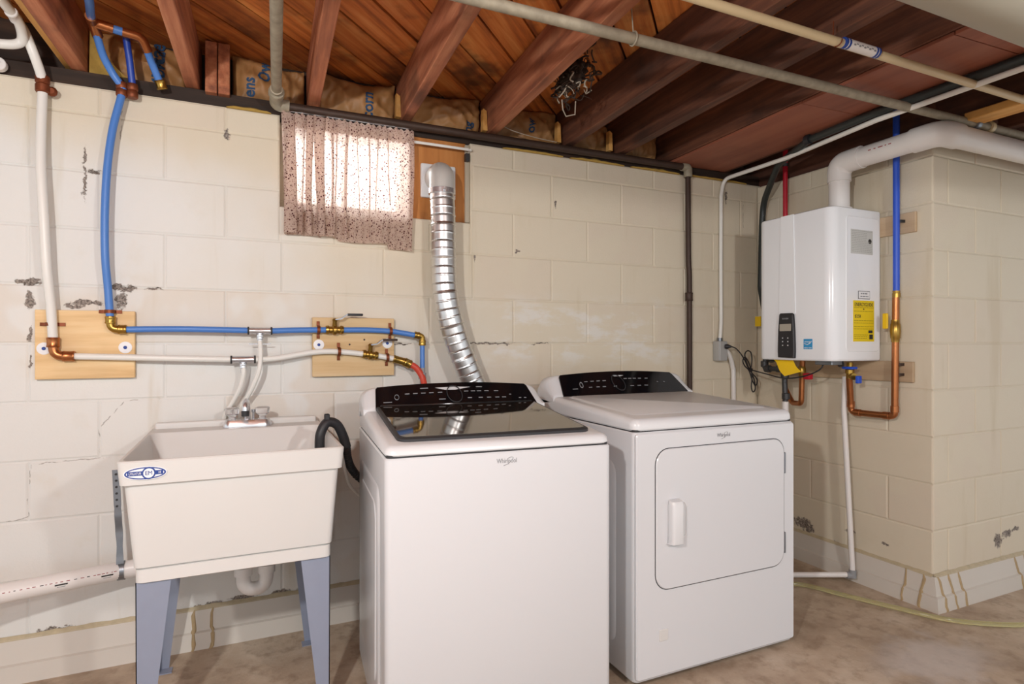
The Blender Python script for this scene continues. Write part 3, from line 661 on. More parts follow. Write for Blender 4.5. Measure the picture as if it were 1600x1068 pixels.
text('UTILATUB', .0085, M_WHITE, (-.2595, BY-.0056, .7973), (1, 0, 0), (0, 0, 1), tb, 'logo_lettering', sx=.72)
text('18', .0085, M_WHITE, (-.2035, BY-.0056, .7973), (1, 0, 0), (0, 0, 1), tb, 'logo_lettering', sx=.8)
# faucet
bm = B(); FX, FY, FZ = .014, -.112, .830
loft(bm, [rrect(FX-.083, FX+.083, FY-.030, FY+.028, .024, FZ), rrect(FX-.083, FX+.083, FY-.030, FY+.028, .024, FZ+.010), rrect(FX-.074, FX+.074, FY-.022, FY+.02, .018, FZ+.026)]); fc = obj('faucet', bm, M_CHROME, tb)
bm = B(); tube(bm, spline([(FX, FY, FZ+.02), (FX-.001, FY-.006, FZ+.06), (FX-.003, FY-.025, FZ+.090), (FX-.006, FY-.06, FZ+.098), (FX-.008, FY-.085, FZ+.085), (FX-.008, FY-.09, FZ+.062)], 5), .011, 12); obj('spout', bm, M_CHROME, fc)
bm = B(); lathe(bm, [(0, .013), (.018, .013), (.02, .011)], (FX-.008, FY-.09, FZ+.048), (0, 0, 1)); obj('aerator', bm, M_DARK, fc)
bm = B(); lathe(bm, [(0, .004), (.03, .004), (.032, .008), (.042, .008)], (FX+.02, FY+.01, FZ+.02), (0, 0, 1)); obj('lift_rod', bm, M_CHROME, fc)
for sx in (-1, 1):
    bm = B(); lathe(bm, [(0, .014), (.016, .012), (.020, .016), (.026, .024), (.046, .026), (.050, .018), (.050, .001)], (FX+sx*.052, FY, FZ+.022), (0, 0, 1), 10); obj('knob', bm, M_ACRYL, fc)
# supply hoses to the faucet
bm = B(); tube(bm, spline([(.0, -.06, 1.05), (.0, -.062, 1.02), (-.012, -.056, .97), (-.04, -.035, .91), (-.066, -.017, .86), (-.07, -.0145, .80), (-.07, -.0145, .70)], 6), .0085, 10); h = tag(obj('supply_hose', bm, M_WTUBE), 'white faucet hose hanging from the tee on the white pipe', 'hose', 'faucet supply hoses')
bm = B(); tube(bm, spline([(.058, -.06, 1.15), (.06, -.066, 1.10), (.055, -.075, 1.04), (.035, -.07, .98), (.012, -.05, .93), (-.008, -.025, .89), (-.01, -.0145, .80), (-.01, -.0145, .70)], 6), .0085, 10); tag(obj('supply_hose', bm, M_WTUBE), 'longer white faucet hose hanging from the tee on the blue pipe', 'hose', 'faucet supply hoses')

# drain under the sink
dp = thing('drain_pipe', 'white plastic drain pipe running left from under the sink', 'pipe', (-.4, -.09, .34))
bm = B(); tube(bm, fillet([(-3.0, -1.10, .26), (-.702, -.225, .368), (-.386, -.105, .353), (-.10, -.09, .365)], .02), .030, 20); pz = obj('pipe', bm, M_PVC, dp)
bm = B(); tube(bm, fillet([(-.12, -.09, .361), (.075, -.09, .366), (.075, -.22, .366), (.075, -.22, .262), (.0, -.22, .262), (.0, -.22, .44)], .04, 8), .024, 16); obj('trap', bm, M_PVC, dp)
bm = B(); tube(bm, [(0, -.22, .44), (0, -.30, .49), (-.01, -.40, .53), (-.01, -.40, .546)], .022, 14); obj('tailpiece', bm, M_PVC, dp)
for p, ax in (((.075, -.22, .33), (0, 0, 1)), ((0, -.22, .33), (0, 0, 1))):
    bm = B(); lathe(bm, [(-.016, .024), (-.014, .031), (.014, .031), (.016, .024)], p, ax, 12); obj('slip_nut', bm, M_PVC, dp)
random.seed(3); pa, pb = Vector((-.702, -.225, .368)), Vector((-.386, -.105, .353)); pd = (pb-pa).normalized(); pn = Vector((pd.y, -pd.x, 0)).normalized()
def pprint(s0, L, dz, h, m):                       # factory print along the pipe
    bm = B(); ang = math.asin(max(-1, min(1, dz/.030))); c = pa+pd*s0+pn*(.0302*math.cos(ang))+Vector((0, 0, dz)); v = Vector((0, 0, h/2))
    loft(bm, [[c-v, c+pd*L-v, c+pd*L+v, c+v], [p-pn*.002 for p in (c-v, c+pd*L-v, c+pd*L+v, c+v)]]); obj('print', bm, m, dp)
ss = -.05
while ss < .32:
    L = random.uniform(.003, .010); pprint(ss, L, .009, .0022, M_INK if random.random() < .25 else M_REDPRT); ss += L+random.uniform(.003, .011)
for s0 in (.15, .275): pprint(s0, .034, .001, .0045, M_INK); pprint(s0+.006, .022, -.006, .0018, M_GREY)
st = thing('pipe_hanger', 'perforated steel strap holding the drain pipe beside the sink', 'strap', (-.385, -.12, .31))
bm = B(); pth = [(-.400, -.118, .705), (-.396, -.119, .62), (-.393, -.121, .55), (-.388, -.125, .47), (-.385, -.136, .385)]
sp = spline(pth, 6); loft(bm, [[p+Vector((math.cos(a)*.011, math.sin(a)*.011, 0)), p-Vector((math.cos(a)*.011, math.sin(a)*.011, 0)), p-Vector((math.cos(a)*.011, math.sin(a)*.011-.0015, 0)), p+Vector((math.cos(a)*.011, math.sin(a)*.011+.0015, 0))] for i, p in enumerate(sp) for a in [.5*math.sin(i*.55) if i > 9 else 0]]); obj('strap', bm, M_STEEL, st)
bm = B(); loft(bm, [[(-.385+s*.011, -.105-math.sin(t)*.0325, .353+math.cos(t)*.0325) for s in (-1, 1)]+[(-.385+s*.011, -.105-math.sin(t)*.031, .353+math.cos(t)*.031) for s in (1, -1)] for t in [PI*1.15*k/12-.1 for k in range(13)]]); obj('loop', bm, M_STEEL, st)
for k in range(6):
    bm = B(); lathe(bm, [(0, .004), (.0012, .004)], (-.399+.0006*k, -.1195, .69-k*.022), (0, -1, 0), 10); obj('hole', bm, M_DARK, st)

# washer drain hose over the sink rim
dh = thing('drain_hose', 'black corrugated washer hose hooked over the sink rim', 'hose', (.28, -.42, .70))
bm = B(); p = spline([(.236, -.43, .70), (.236, -.43, .79), (.240, -.43, .835), (.262, -.42, .868), (.295, -.41, .858), (.318, -.40, .815), (.330, -.395, .775)], 8); tube(bm, p, .0165, 14); obj('hook_guide', bm, M_BLACK, dh)
p = spline([(.329, -.395, .78), (.342, -.36, .72), (.375, -.305, .66), (.45, -.27, .57), (.50, -.25, .38), (.52, -.23, .15)], 30); bm = B(); tube(bm, p, .012, 12, rfun=lambda i: .0125 if i % 4 < 2 else .0155); obj('corrugated_hose', bm, M_BLACK, dh)
bm = B(); box(bm, .252, .270, -.432, -.412, .876, .898, .003, 1); obj('hook_tab', bm, M_BLACK, dh)
bm = B(); tube(bm, spline([(.310, -.40, .77), (.332, -.36, .68), (.365, -.30, .605), (.45, -.25, .52)], 6), .006, 8); tag(obj('hose_cord', bm, M_WTUBE), 'thin white cord running beside the black washer hose', 'cord')

# ---------------------------------------------------------------- wall boards and water pipes on the back wall
def mount_board(x0, x1, z0, z1, lab, screws, extra):
    t = thing('mounting_board', lab, 'board', ((x0+x1)/2, -.012, z0), group='pine pipe boards on the back wall')
    bm = B(); box(bm, x0, x1, -.026, -.002, z0, z1, .002, 1); obj('plank_board', bm, M_BOARD, t)
    for x, z in screws:
        bm = B(); lathe(bm, [(0, .021), (.002, .021), (.003, .018)], (x, -.026, z), (0, -1, 0), 20); w = obj('washer', bm, M_WHITE, t)
        bm = B(); lathe(bm, [(0, .006), (.003, .006), (.0045, .003)], (x, -.028, z), (0, -1, 0), 10); obj('screw', bm, M_LOGOBLUE, w)
    for x, z in extra:
        bm = B(); lathe(bm, [(0, .004), (.0012, .004)], (x, -.026, z), (0, -1, 0), 8); obj('knot', bm, M_IRON, t)
mount_board(-.648, -.357, 1.016, 1.255, 'pine board on the wall left of the sink carrying both pipe elbows', [(-.622, 1.122), (-.386, 1.125)], [])
mount_board(.254, .586, 1.004, 1.245, 'pine board above the washing machine carrying the two brass valves', [(.278, 1.134), (.556, 1.140)], [(.40, 1.135), (.46, 1.155)])
IN = -.055; RP = .0125
wp = thing('white_water_pipe', 'white water tubing down the left wall and across to the washing machine', 'pipe', (-.60, IN, 1.08))
bm = B(); tube(bm, spline([(-.84, -3.0, 2.25), (-.76, -1.2, 2.25), (-.708, -.24, 2.25), (-.688, -.13, 2.215), (-.655, -.115, 2.165), (-.633, -.10, 2.10), (-.621, -.06, 2.04), (-.620, -.050, 2.0), (-.622, -.058, 1.87), (-.620, -.070, 1.737), (-.611, -.075, 1.565), (-.604, -.07, 1.392), (-.596, IN, 1.262), (-.592, -.045, 1.14)], 8), .0145, 14); obj('riser', bm, M_WTUBE, wp)
bm = B(); tube(bm, spline([(-.545, -.045, 1.0955), (-.374, -.05, 1.090), (-.20, IN, 1.084), (-.038, IN, 1.079)], 5), .0115, 12); obj('run', bm, M_WTUBE, wp)
bm = B(); tube(bm, spline([(.036, IN, 1.077), (.12, IN, 1.082), (.255, -.045, 1.104), (.35, -.045, 1.106), (.452, -.045, 1.096)], 5), .0115, 12); obj('run', bm, M_WTUBE, wp)
bm = B(); tube(bm, spline([(.51, -.045, 1.088), (.578, -.047, 1.075)], 3), .0115, 12); obj('run', bm, M_WTUBE, wp)
bm = B(); tube(bm, fillet([(-.592, -.045, 1.150), (-.590, -.045, 1.098), (-.535, -.045, 1.095)], .03, 8), .0155, 14); fit(bm, (-.592, -.045, 1.143), (0, 0, 1), .0185, .034); fit(bm, (-.548, -.045, 1.0955), (1, 0, 0), .0175, .034); obj('elbow', bm, M_COPPER, wp)
def tee(x, z, parent, r=.0135):
    bm = B(); fit(bm, (x, IN, z), (1, 0, 0), r, .082); tube(bm, [(x, IN, z), (x, IN, z-.05)], r*.75, 12); fit(bm, (x, IN, z-.024), (0, 0, 1), r*.95, .02); t = obj('tee', bm, M_CHROME, parent)
    for s in (-1, 1):
        bm = B(); lathe(bm, [(-.003, r*1.15), (.003, r*1.15)], (x+s*.041, IN, z), (1, 0, 0), 12); obj('collar', bm, M_DARK, t)
tee(-.001, 1.078, wp)
def valve(x0, x1, z0, z1, y, parent, wide, lever_mat):
    a = Vector((x0, y, z0)); b = Vector((x1, y, z1)); d = (b-a).normalized(); L = (b-a).length; bm = B()
    lathe(bm, [(0, .011), (0, .0165), (.010, .0185), (.014, .0145), (L*.36, .0145), (L*.42, .0205), (L*.58, .0205), (L*.64, .0145), (L-.014, .0145), (L-.010, .0185), (L, .0165), (L, .011)], a, d, 14); v = obj('valve', bm, M_BRASS, parent)
    m = (a+b)/2; bm = B(); lathe(bm, [(0, .010), (.022, .009), (.030, .011), (.036, .006)], m+Vector((0, -.002, .012)), (0, -.25, 1), 10); obj('stem', bm, M_BRASS, v)
    hl = m+Vector((0, -.010, .042)); bm = B(); pts = [hl, hl+Vector((.025, -.004, .004)), hl+Vector((.045, -.006, .020)), hl+Vector((.105, -.006, .021))]
    loft(bm, [[p+Vector((0, -.008, .002)), p+Vector((0, .008, .002)), p+Vector((0, .008, -.003)), p+Vector((0, -.008, -.003))] for p in pts]); lv = obj('lever', bm, M_STEEL, v)
    g0 = hl+Vector((.048, -.006, .0205)); bm = B(); box(bm, g0.x, g0.x+.062, g0.y-.010, g0.y+.010, g0.z-.005, g0.z+.005, .003, 2); obj('lever_grip', bm, lever_mat, v)
valve(.450, .512, 1.096, 1.087, -.045, wp, 1, M_IRON)
for x, z, al in ((-.597, 1.205, (0, 0, 1)), (.355, 1.106, (1, 0, 0)), (.552, 1.080, (1, 0, 0))): clamp('clamp', (x, -.045, z), al, (0, 1, 0), .0145, M_OLDCU, wp)
bm = B(); lathe(bm, [(-.03, .018), (-.026, .021), (-.004, .021), (0, .018), (.004, .021), (.024, .021), (.028, .018)], (-.620, -.05, 2.018), (0, 0, 1), 12); obj('suspension_clamp', bm, M_OLDCU, wp)
bm = B(); lathe(bm, [(0, .014), (.012, .017), (.02, .010)], (-.597, -.03, 2.0), (0, -1, 0), 10); obj('clamp_screw', bm, M_OLDCU, wp)
bm = B(); fit(bm, (.600, -.05, 1.068), (1, 0, -.30), .016, .05); fit(bm, (.636, -.056, 1.055), (1, 0, -.45), .0185, .03); obj('hose_adapter', bm, M_BRASS, wp)
bm = B(); tube(bm, spline([(.640, -.058, 1.053), (.668, -.065, 1.038), (.690, -.07, 1.008), (.700, -.08, .975), (.70, -.12, .90), (.66, -.2, .80)], 6), .0135, 12); tag(obj('fill_hose', bm, M_REDH), 'red hot-water fill hose curving down behind the washing machine', 'hose')
bp = thing('blue_water_pipe', 'blue water tubing down the left wall and across to the washing machine', 'pipe', (-.43, IN, 1.19))
bm = B(); tube(bm, spline([(-.452, -.14, 2.185), (-.442, -.09, 2.135), (-.420, -.06, 2.09), (-.394, -.05, 2.05), (-.394, -.05, 2.02), (-.418, -.058, 1.898), (-.433, -.065, 1.761), (-.440, -.068, 1.603), (-.440, -.065, 1.446), (-.434, -.052, 1.333), (-.428, -.045, 1.215)], 8), .0125, 14); obj('riser', bm, M_BLUE, bp)
bm = B(); tube(bm, spline([(-.385, -.045, 1.189), (-.30, -.045, 1.191), (-.173, IN, 1.192), (.018, IN, 1.189)], 5), .0115, 12); obj('run', bm, M_BLUE, bp)
bm = B(); tube(bm, spline([(.098, IN, 1.188), (.20, -.05, 1.192), (.305, -.045, 1.194)], 5), .0115, 12); obj('run', bm, M_BLUE, bp)
bm = B(); tube(bm, spline([(.370, -.045, 1.194), (.47, -.045, 1.195), (.563, -.045, 1.191), (.62, -.05, 1.183), (.682, IN, 1.172)], 5), .0115, 12); obj('run', bm, M_BLUE, bp)
bm = B(); tube(bm, [(.701, IN, 1.15), (.700, -.06, 1.03)], .0105, 12); obj('drop', bm, M_BLUE, bp)
bm = B(); tube(bm, spline([(.700, -.06, 1.035), (.700, -.06, .98), (.70, -.05, .88), (.69, -.05, .70)], 5), .0115, 12); fit(bm, (.699, -.064, 1.0), (0, 0, 1), .016, .026); tag(obj('fill_hose', bm, M_GREY), 'grey cold-water fill hose below the blue pipe behind the washing machine', 'hose')
bm = B(); tube(bm, fillet([(-.428, -.045, 1.235), (-.427, -.045, 1.190), (-.380, -.045, 1.189)], .022, 7), .0135, 12); fit(bm, (-.428, -.045, 1.222), (0, 0, 1), .0160, .026); fit(bm, (-.392, -.045, 1.189), (1, 0, 0), .0160, .026); obj('elbow', bm, M_BRASS, bp)
bm = B(); tube(bm, fillet([(.668, IN, 1.176), (.701, IN, 1.170), (.701, IN, 1.130)], .015, 7), .0125, 12); fit(bm, (.677, IN, 1.174), (1, 0, -.15), .0150, .022); fit(bm, (.701, IN, 1.142), (0, 0, 1), .0150, .022); obj('elbow', bm, M_BRASS, bp)
tee(.058, 1.188, bp); valve(.303, .372, 1.194, 1.194, -.045, bp, 1, M_BLACK)
bm = B(); box(bm, .018, .098, IN-.002, IN+.002, 1.135, 1.139, .001, 1); obj('tee_valve_handle', bm, M_CHROME, bp)
for x, z, al in ((-.430, 1.252, (0, 0, 1)), (.275, 1.194, (1, 0, 0)), (.566, 1.191, (1, 0, 0))): clamp('clamp', (x, -.045, z), al, (0, 1, 0), .0135, M_OLDCU, bp)
# branch fittings under the joists
bm = B(); tube(bm, spline([(-.50, -3.0, 2.20), (-.44, -1.3, 2.185), (-.412, -.56, 2.165), (-.455, -.19, 2.205)], 6), .0125, 12); obj('feed', bm, M_BLUE, bp)
T0 = Vector((-.456, -.17, 2.205))
bm = B(); tube(bm, [T0+Vector((.004, -.05, -.004)), T0, T0+Vector((.006, .045, -.025))], .0165, 12); tube(bm, [T0, T0+Vector((.055, .012, -.004))], .0165, 12); obj('branch_tee', bm, M_COPPER, bp)
bm = B(); tube(bm, [T0+Vector((.05, .012, -.004)), T0+Vector((.085, .018, -.006))], .0135, 12); obj('stub', bm, M_BLUE, bp)
bm = B(); tube(bm, fillet([T0+Vector((.08, .018, -.006)), T0+Vector((.135, .03, -.008)), T0+Vector((.150, .06, -.04))], .03, 6), .0155, 12); obj('elbow', bm, M_COPPER, bp)
bm = B(); tube(bm, spline([T0+Vector((.147, .055, -.036)), T0+Vector((.160, .09, -.07)), T0+Vector((.178, .12, -.115))], 5), .0125, 12); obj('branch', bm, M_BLUE, bp)
bm = B(); fit(bm, T0+Vector((.183, .126, -.125)), (.3, .3, -1), .017, .032); obj('coupling', bm, M_BRASS, bp)
for x in (-.394, -.362):
    bm = B(); lathe(bm, [(-.026, .016), (-.022, .0185), (-.004, .0185), (0, .016), (.004, .0185), (.02, .0185), (.024, .016)], (x, -.045, 2.042), (0, 0, 1), 12); obj('suspension_clamp', bm, M_OLDCU, bp)
bm = B(); tube(bm, [(-.375, -.10, 2.225), (-.368, -.06, 2.14), (-.362, -.04, 2.06)], .0115, 12); tag(obj('dark_blue_pipe', bm, M_DBLUE), 'short dark blue pipe stub rising behind the lighter blue branch', 'pipe')
# white tubing tied in the joist bay, top left
wt = thing('white_pipe_bend', 'white tubing bending away to the left under the corner joist', 'pipe', (-.70, -.15, 2.1))
bm = B(); tube(bm, spline([(-.78, -3.0, 2.20), (-.71, -1.3, 2.18), (-.662, -.36, 2.165), (-.650, -.22, 2.160), (-.648, -.16, 2.145), (-.660, -.12, 2.12), (-.70, -.13, 2.100), (-.80, -.15, 2.092), (-1.1, -.17, 2.09)], 7), .0145, 12); obj('tubing', bm, M_WTUBE, wt)
bm = B(); fit(bm, (-.652, -.215, 2.16), (0, 1, 0), .0165, .05); obj('coupling', bm, M_PVC, wt)
bm = B(); lathe(bm, [(0, .022), (.02, .022), (.022, .020), (.022, .010), (.012, .009)], (-.745, -.012, 2.072), (0, -1, 0), 18); tag(obj('pipe_end', bm, M_PVC), 'open white pipe end on the wall top in the left corner', 'pipe')

# ---------------------------------------------------------------- iron and galvanized pipes
ip = thing('iron_pipe', 'dark rusty iron pipe along the wall top, then down the wall behind the dryer', 'pipe', (1.2, -.03, 2.07))
bm = B(); tube(bm, [(.118, -.032, 2.076), (2.165, -.032, 2.082)], .0175, 14); obj('run', bm, M_IRON, ip)
bm = B(); tube(bm, spline([(2.172, -.032, 2.06), (2.178, -.030, 1.6), (2.186, -.028, 1.39), (2.186, -.03, .2)], 4), .0145, 14); obj('drop', bm, M_IRON, ip)
bm = B(); tube(bm, fillet([(2.13, -.032, 2.082), (2.172, -.032, 2.082), (2.172, -.032, 2.03)], .018, 6), .023, 14); obj('elbow', bm, M_GALV, ip)
bm = B(); fit(bm, (2.183, -.028, 1.39), (0, 0, 1), .020, .045); obj('union', bm, M_IRON, ip)
bm = B(); tube(bm, fillet([(.116, -.09, 2.092), (.116, -.032, 2.078), (.165, -.032, 2.076)], .025, 6), .025, 14); fit(bm, (.114, -.115, 2.092), (0, 1, 0), .027, .03); obj('elbow', bm, M_GALV, ip)
bm = B(); tube(bm, [(.116, -.08, 2.092), (-.10, -4.6, 2.092)], .0185, 14); obj('branch', bm, M_GALV, ip)
for y in (-.125, -.15):
    bm = B(); lathe(bm, [(-.004, .0225), (.004, .0225)], (.116+(y+.08)*.048, y, 2.092), (0, 1, 0), 12); obj('collar', bm, M_WFR, ip)
gp = thing('galvanized_pipe', 'long weathered galvanized pipe slung under the joists', 'pipe', (1.4, -1.02, 2.07))
bm = B(); tube(bm, [(-3.1, -1.02, 2.055), (3.25, -1.088, 2.055)], .0165, 14); obj('run', bm, M_GALV, gp)
bm = B(); tube(bm, [Vector((1.067, -1.065, 2.055))+Vector((0, math.cos(t)*.0195, math.sin(t)*.0195)) for t in [2*PI*k/20 for k in range(21)]], .003, 6); tube(bm, [(1.067, -1.065, 2.074), (1.064, -1.06, 2.15)], .002, 6); obj('wire_hanger', bm, M_GALV, gp)
for x in (2.78, 2.88):
    bm = B(); lathe(bm, [(-.012, .019), (-.010, .024), (.010, .024), (.012, .019)], (x, -1.085, 2.055), (1, 0, 0), 14); obj('collar', bm, M_STEEL if x < 2.8 else M_CREAM, gp)
bm = B(); tube(bm, [(2.88, -1.085, 2.05), (2.88, -1.06, 2.09)], .018, 10); obj('pipe_strap', bm, M_CREAM, gp)
cr = thing('cream_pipe', 'cream plastic pipe with a printed coupling slung under the dark joists', 'pipe', (2, -1.26, 2.08))
bm = B(); tube(bm, [(-3.1, -1.317, 2.053), (2.74, -1.305, 2.053)], .0135, 12); obj('run', bm, M_CREAM, cr)
bm = B(); tube(bm, [(1.66, -1.312, 2.053), (1.815, -1.312, 2.053)], .0155, 12); sl = obj('sleeve', bm, M_PVC, cr)
for x in (1.663, 1.676, 1.801, 1.813):
    bm = B(); lathe(bm, [(-.004, .0162), (.004, .0162)], (x, -1.312, 2.053), (1, 0, 0), 12); obj('printed_band', bm, M_LOGOBLUE, sl)
for k in range(9):
    bm = B(); box(bm, 1.69+k*.0115, 1.698+k*.0115, -1.328, -1.3245, 2.046+.003*(k % 2), 2.050+.003*(k % 2)); obj('print', bm, M_GREY, sl)
bm = B(); tube(bm, [Vector((1.635, -1.312, 2.053))+Vector((0, math.cos(t)*.0155, -math.sin(t)*.0155)) for t in [PI*k/10 for k in range(11)]], .002, 6); tube(bm, [(1.635, -1.297, 2.053), (1.637, -1.297, 2.12)], .002, 6); obj('pipe_hook', bm, M_OLDCU, cr)
bm = B(); box(bm, 2.70, 2.80, -1.6, -1.085, 2.052, 2.085, .003, 1); tag(obj('lumber_block', bm, M_NEWWOOD), 'bright new lumber strip under the dark beam in the upper right', 'lumber')

# round duct, upper right
du = thing('round_duct', 'large grey round duct crossing the upper right corner', 'duct', (2.9, -1.75, 1.85))
bm = B(); tube(bm, [(.95, -1.871, 1.90), (4.9, -1.871, 1.90)], .12, 40); obj('sheet', bm, M_DUCT, du)
for x in (1.66, 2.14, 2.9):
    bm = B(); lathe(bm, [(-.006, .119), (-.003, .122), (.003, .122), (.006, .119)], (x, -1.871, 1.90), (1, 0, 0), 40); obj('seam_ring', bm, M_DUCT, du)
    bm = B(); tube(bm, [(x+.04, -1.871+.1215*math.cos(t), 1.90+.1215*math.sin(t)) for t in [PI*k/16-PI for k in range(17)]], .002, 6)
    for sg in (-1, 1): tube(bm, [(x+.04, -1.871+sg*.1215, 1.90), (x+.04, -1.871+sg*.1215, 2.11)], .002, 6)
    obj('hanger_strap', bm, M_STEEL, du)

# conduit and black line along the ceiling
cd = thing('electrical_conduit', 'light grey conduit from the ceiling down to the outlet box', 'conduit', (2.42, -.02, 1.1))
bm = B(); tube(bm, fillet([(2.335, -4.5, 2.05), (2.352, -.95, 2.05), (2.43, -.45, 2.05), (2.44, -.015, 2.055), (2.42, -.016, 1.96), (2.418, -.016, 1.6), (2.42, -.016, 1.26), (2.408, -.02, 1.15)], .07, 7), .0105, 12); obj('tube', bm, M_WTUBE, cd)
bm = B(); box(bm, 2.372, 2.432, -.052, -.003, 1.043, 1.152, .004, 2); M_BOXG = plain('grey_box', '#b4b4b2', .5, metal=.2); ob = obj('outlet_box', bm, M_BOXG, cd)
bm = B(); box(bm, 2.376, 2.428, -.056, -.052, 1.048, 1.147, .001, 1); obj('cover_plate', bm, M_BOXG, ob)
bm = B(); lathe(bm, [(0, .014), (.02, .014), (.02, .011)], (2.408, -.02, 1.15), (0, 0, 1), 12); obj('connector', bm, M_STEEL, cd)
bm = B(); tube(bm, spline([(2.425, -.03, 1.11), (2.455, -.03, 1.09), (2.485, -.025, 1.045), (2.502, -.02, 1.0), (2.507, -.02, .93), (2.507, -.02, .30)], 6), .0125, 10); cb = tag(obj('dryer_cable', bm, M_PVC), 'white cable leaving the outlet box down behind the dryer', 'cable')
bk = thing('black_gas_line', 'black flexible gas line along the ceiling and down behind the heater', 'pipe', (2.37, -.4, 1.5))
bm = B(); tube(bm, fillet([(2.335, -4.5, 2.078), (2.345, -.95, 2.078), (2.368, -.62, 2.074), (2.50, -.33, 2.055), (2.655, -.095, 1.93), (2.665, -.075, 1.80), (2.655, -.075, 1.45), (2.63, -.16, 1.16), (2.6, -.2, 1.04)], .12, 7), .0165, 12); obj('tubing', bm, M_GASK, bk)
for y, z in ((-.62, 2.074), (-.96, 2.078), (-1.46, 2.078)):
    bm = B(); tube(bm, [(2.362, y-.012, z), (2.362, y+.012, z)], .022, 12); box(bm, 2.352, 2.42, y-.006, y+.006, z+.005, z+.02); obj('clamp', bm, M_BLACK, bk)
bm = B(); box(bm, 2.628, 2.632, -.10, -.06, 1.235, 1.29); obj('warning_tag', bm, M_YTAG, bk)

# ---------------------------------------------------------------- water heater on the right wall
ht = thing('water_heater', 'white wall-hung tankless water heater with black control pad', 'water heater', (2.54, -.53, 1.06))
M_HEAT = plain('bright_white_enamel', '#eceef1', .2)
def hp(ins, z): return rrect(2.37+ins, 2.694, -.738+ins, -.318-ins, [.006, max(.045-ins, .004), max(.045-ins, .004), .006], z, 8)
bm = B(); loft(bm, [hp(.006, 1.060), hp(.001, 1.065), hp(0, 1.070), hp(0, 1.742), hp(.002, 1.748), hp(.008, 1.752)]); obj('cabinet', bm, M_HEAT, ht)
bm = B(); prism(bm, [(2.3705, -.464, 1.75), (2.3705, -.535, 1.75), (2.3705, -.547, 1.28), (2.3705, -.453, 1.28)], (-.004, 0, 0)); obj('front_strip', bm, M_HEAT, ht)
bm = B(); a = [(-.454, 1.072), (-.547, 1.070), (-.549, 1.10), (-.546, 1.20), (-.540, 1.275), (-.534, 1.283), (-.468, 1.284), (-.461, 1.277), (-.455, 1.2), (-.452, 1.10)]
loft(bm, [[(2.372, y, z) for y, z in a], [(2.360, y, z) for y, z in a], [(2.356, -.5+(y+.5)*.9, 1.178+(z-1.178)*.96) for y, z in a]]); pad = obj('control_pad', bm, M_BLACK, ht)
bm = B(); plate_yz(bm, -.533, -.468, 1.198, 1.232, .003, 2.357, 2.3545); obj('screen', bm, M_LCD, pad)
text('NAVIEN', .011, M_GREY, (2.3552, -.5, 1.257), (0, -1, 0), (0, 0, 1), pad, 'brand', sx=.9)
for y in (-.485, -.515):
    for z in (1.165, 1.148, 1.130):
        bm = B(); plate_yz(bm, y-.009, y+.009, z-.006, z+.006, .003, 2.357, 2.3552); k = obj('button', bm, M_DARK, pad)
        bm = B(); plate_yz(bm, y-.0025, y+.0025, z-.0025, z+.0025, .001, 2.3555, 2.3548); obj('button_mark', bm, M_WHITE, pad)
st_ = B(); plate_yz(st_, -.637, -.590, 1.113, 1.160, .002, 2.371, 2.3692); es = obj('efficiency_sticker', st_, M_STAR, ht)
bm = B(); tube(bm, [(2.3688, y, z) for y, z in ((-.594, 1.139), (-.61, 1.134), (-.625, 1.140), (-.633, 1.150))], .0016, 6); obj('swoosh', bm, M_WHITE, es)
text('energy', .013, M_WHITE, (2.3688, -.612, 1.1475), (0, -1, 0), (0, 0, 1), es, 'script', shear=.3); text('ENERGY STAR', .0075, M_WHITE, (2.3688, -.6135, 1.1185), (0, -1, 0), (0, 0, 1), es, 'lettering', sx=.85)
# side cover with labels (faces the camera side)
bm = B(); a = rrect(2.455, 2.682, 1.10, 1.715, .02, 0, 5); b = rrect(2.459, 2.678, 1.104, 1.711, .018, 0, 5); c = rrect(2.464, 2.673, 1.109, 1.706, .016, 0, 5)
loft(bm, [[(p[0], -.736, p[1]) for p in a], [(p[0], -.7405, p[1]) for p in b], [(p[0], -.7395, p[1]) for p in c]]); obj('side_cover', bm, M_HEAT, ht)
def label_plate(x0, x1, z0, z1, mat, name, y=-.7405):
    bm = B(); box(bm, x0, x1, y, y+.0012, z0, z1); return obj(name, bm, mat, ht)
eg = label_plate(2.503, 2.646, 1.148, 1.334, M_YELLOW, 'energy_label'); YL = -.7409; RX_ = (1, 0, 0); UP = (0, 0, 1)
text('ENERGYGUIDE', .0235, M_INK, (2.5745, YL, 1.315), RX_, UP, eg, sx=.80, extrude=.0003); text('$258', .020, M_INK, (2.533, YL, 1.262), RX_, UP, eg, extrude=.0003)
def dashes(x0, x1, z, h, parent, mat, y=YL):
    x = x0
    while x < x1-.004:
        L = min(random.uniform(.006, .02), x1-x); bm = B(); box(bm, x, x+L, y-.0002, y+.0006, z-h/2, z+h/2); obj('fine_print', bm, mat, parent); x += L+.003
M_FINE = plain('fine_print_ink', '#9b8a12', .6); M_FINEG = plain('fine_print_grey', '#a5a49f', .6)
for z in (1.302, 1.285, 1.243, 1.232, 1.216, 1.205, 1.178, 1.170, 1.162): dashes(2.508, 2.640 if z > 1.2 else 2.60, z, .0025, eg, M_FINE)
for x0, x1, z0, z1 in ((2.606, 2.634, 1.186, 1.199), (2.612, 2.636, 1.158, 1.180), (2.571, 2.577, 1.292, 1.298)):
    bm = B(); box(bm, x0, x1, YL-.0002, YL+.0006, z0, z1); obj('print_block', bm, M_INK, eg)
bl = label_plate(2.537, 2.616, 1.341, 1.378, M_INK, 'badge_label'); bm = B(); box(bm, 2.5395, 2.6135, -.7413, -.7403, 1.3435, 1.3755); obj('badge_field', bm, M_WHITE, bl)
dashes(2.552, 2.60, 1.366, .006, bl, M_GREY, -.7416); dashes(2.55, 2.604, 1.353, .005, bl, M_GREY, -.7416)
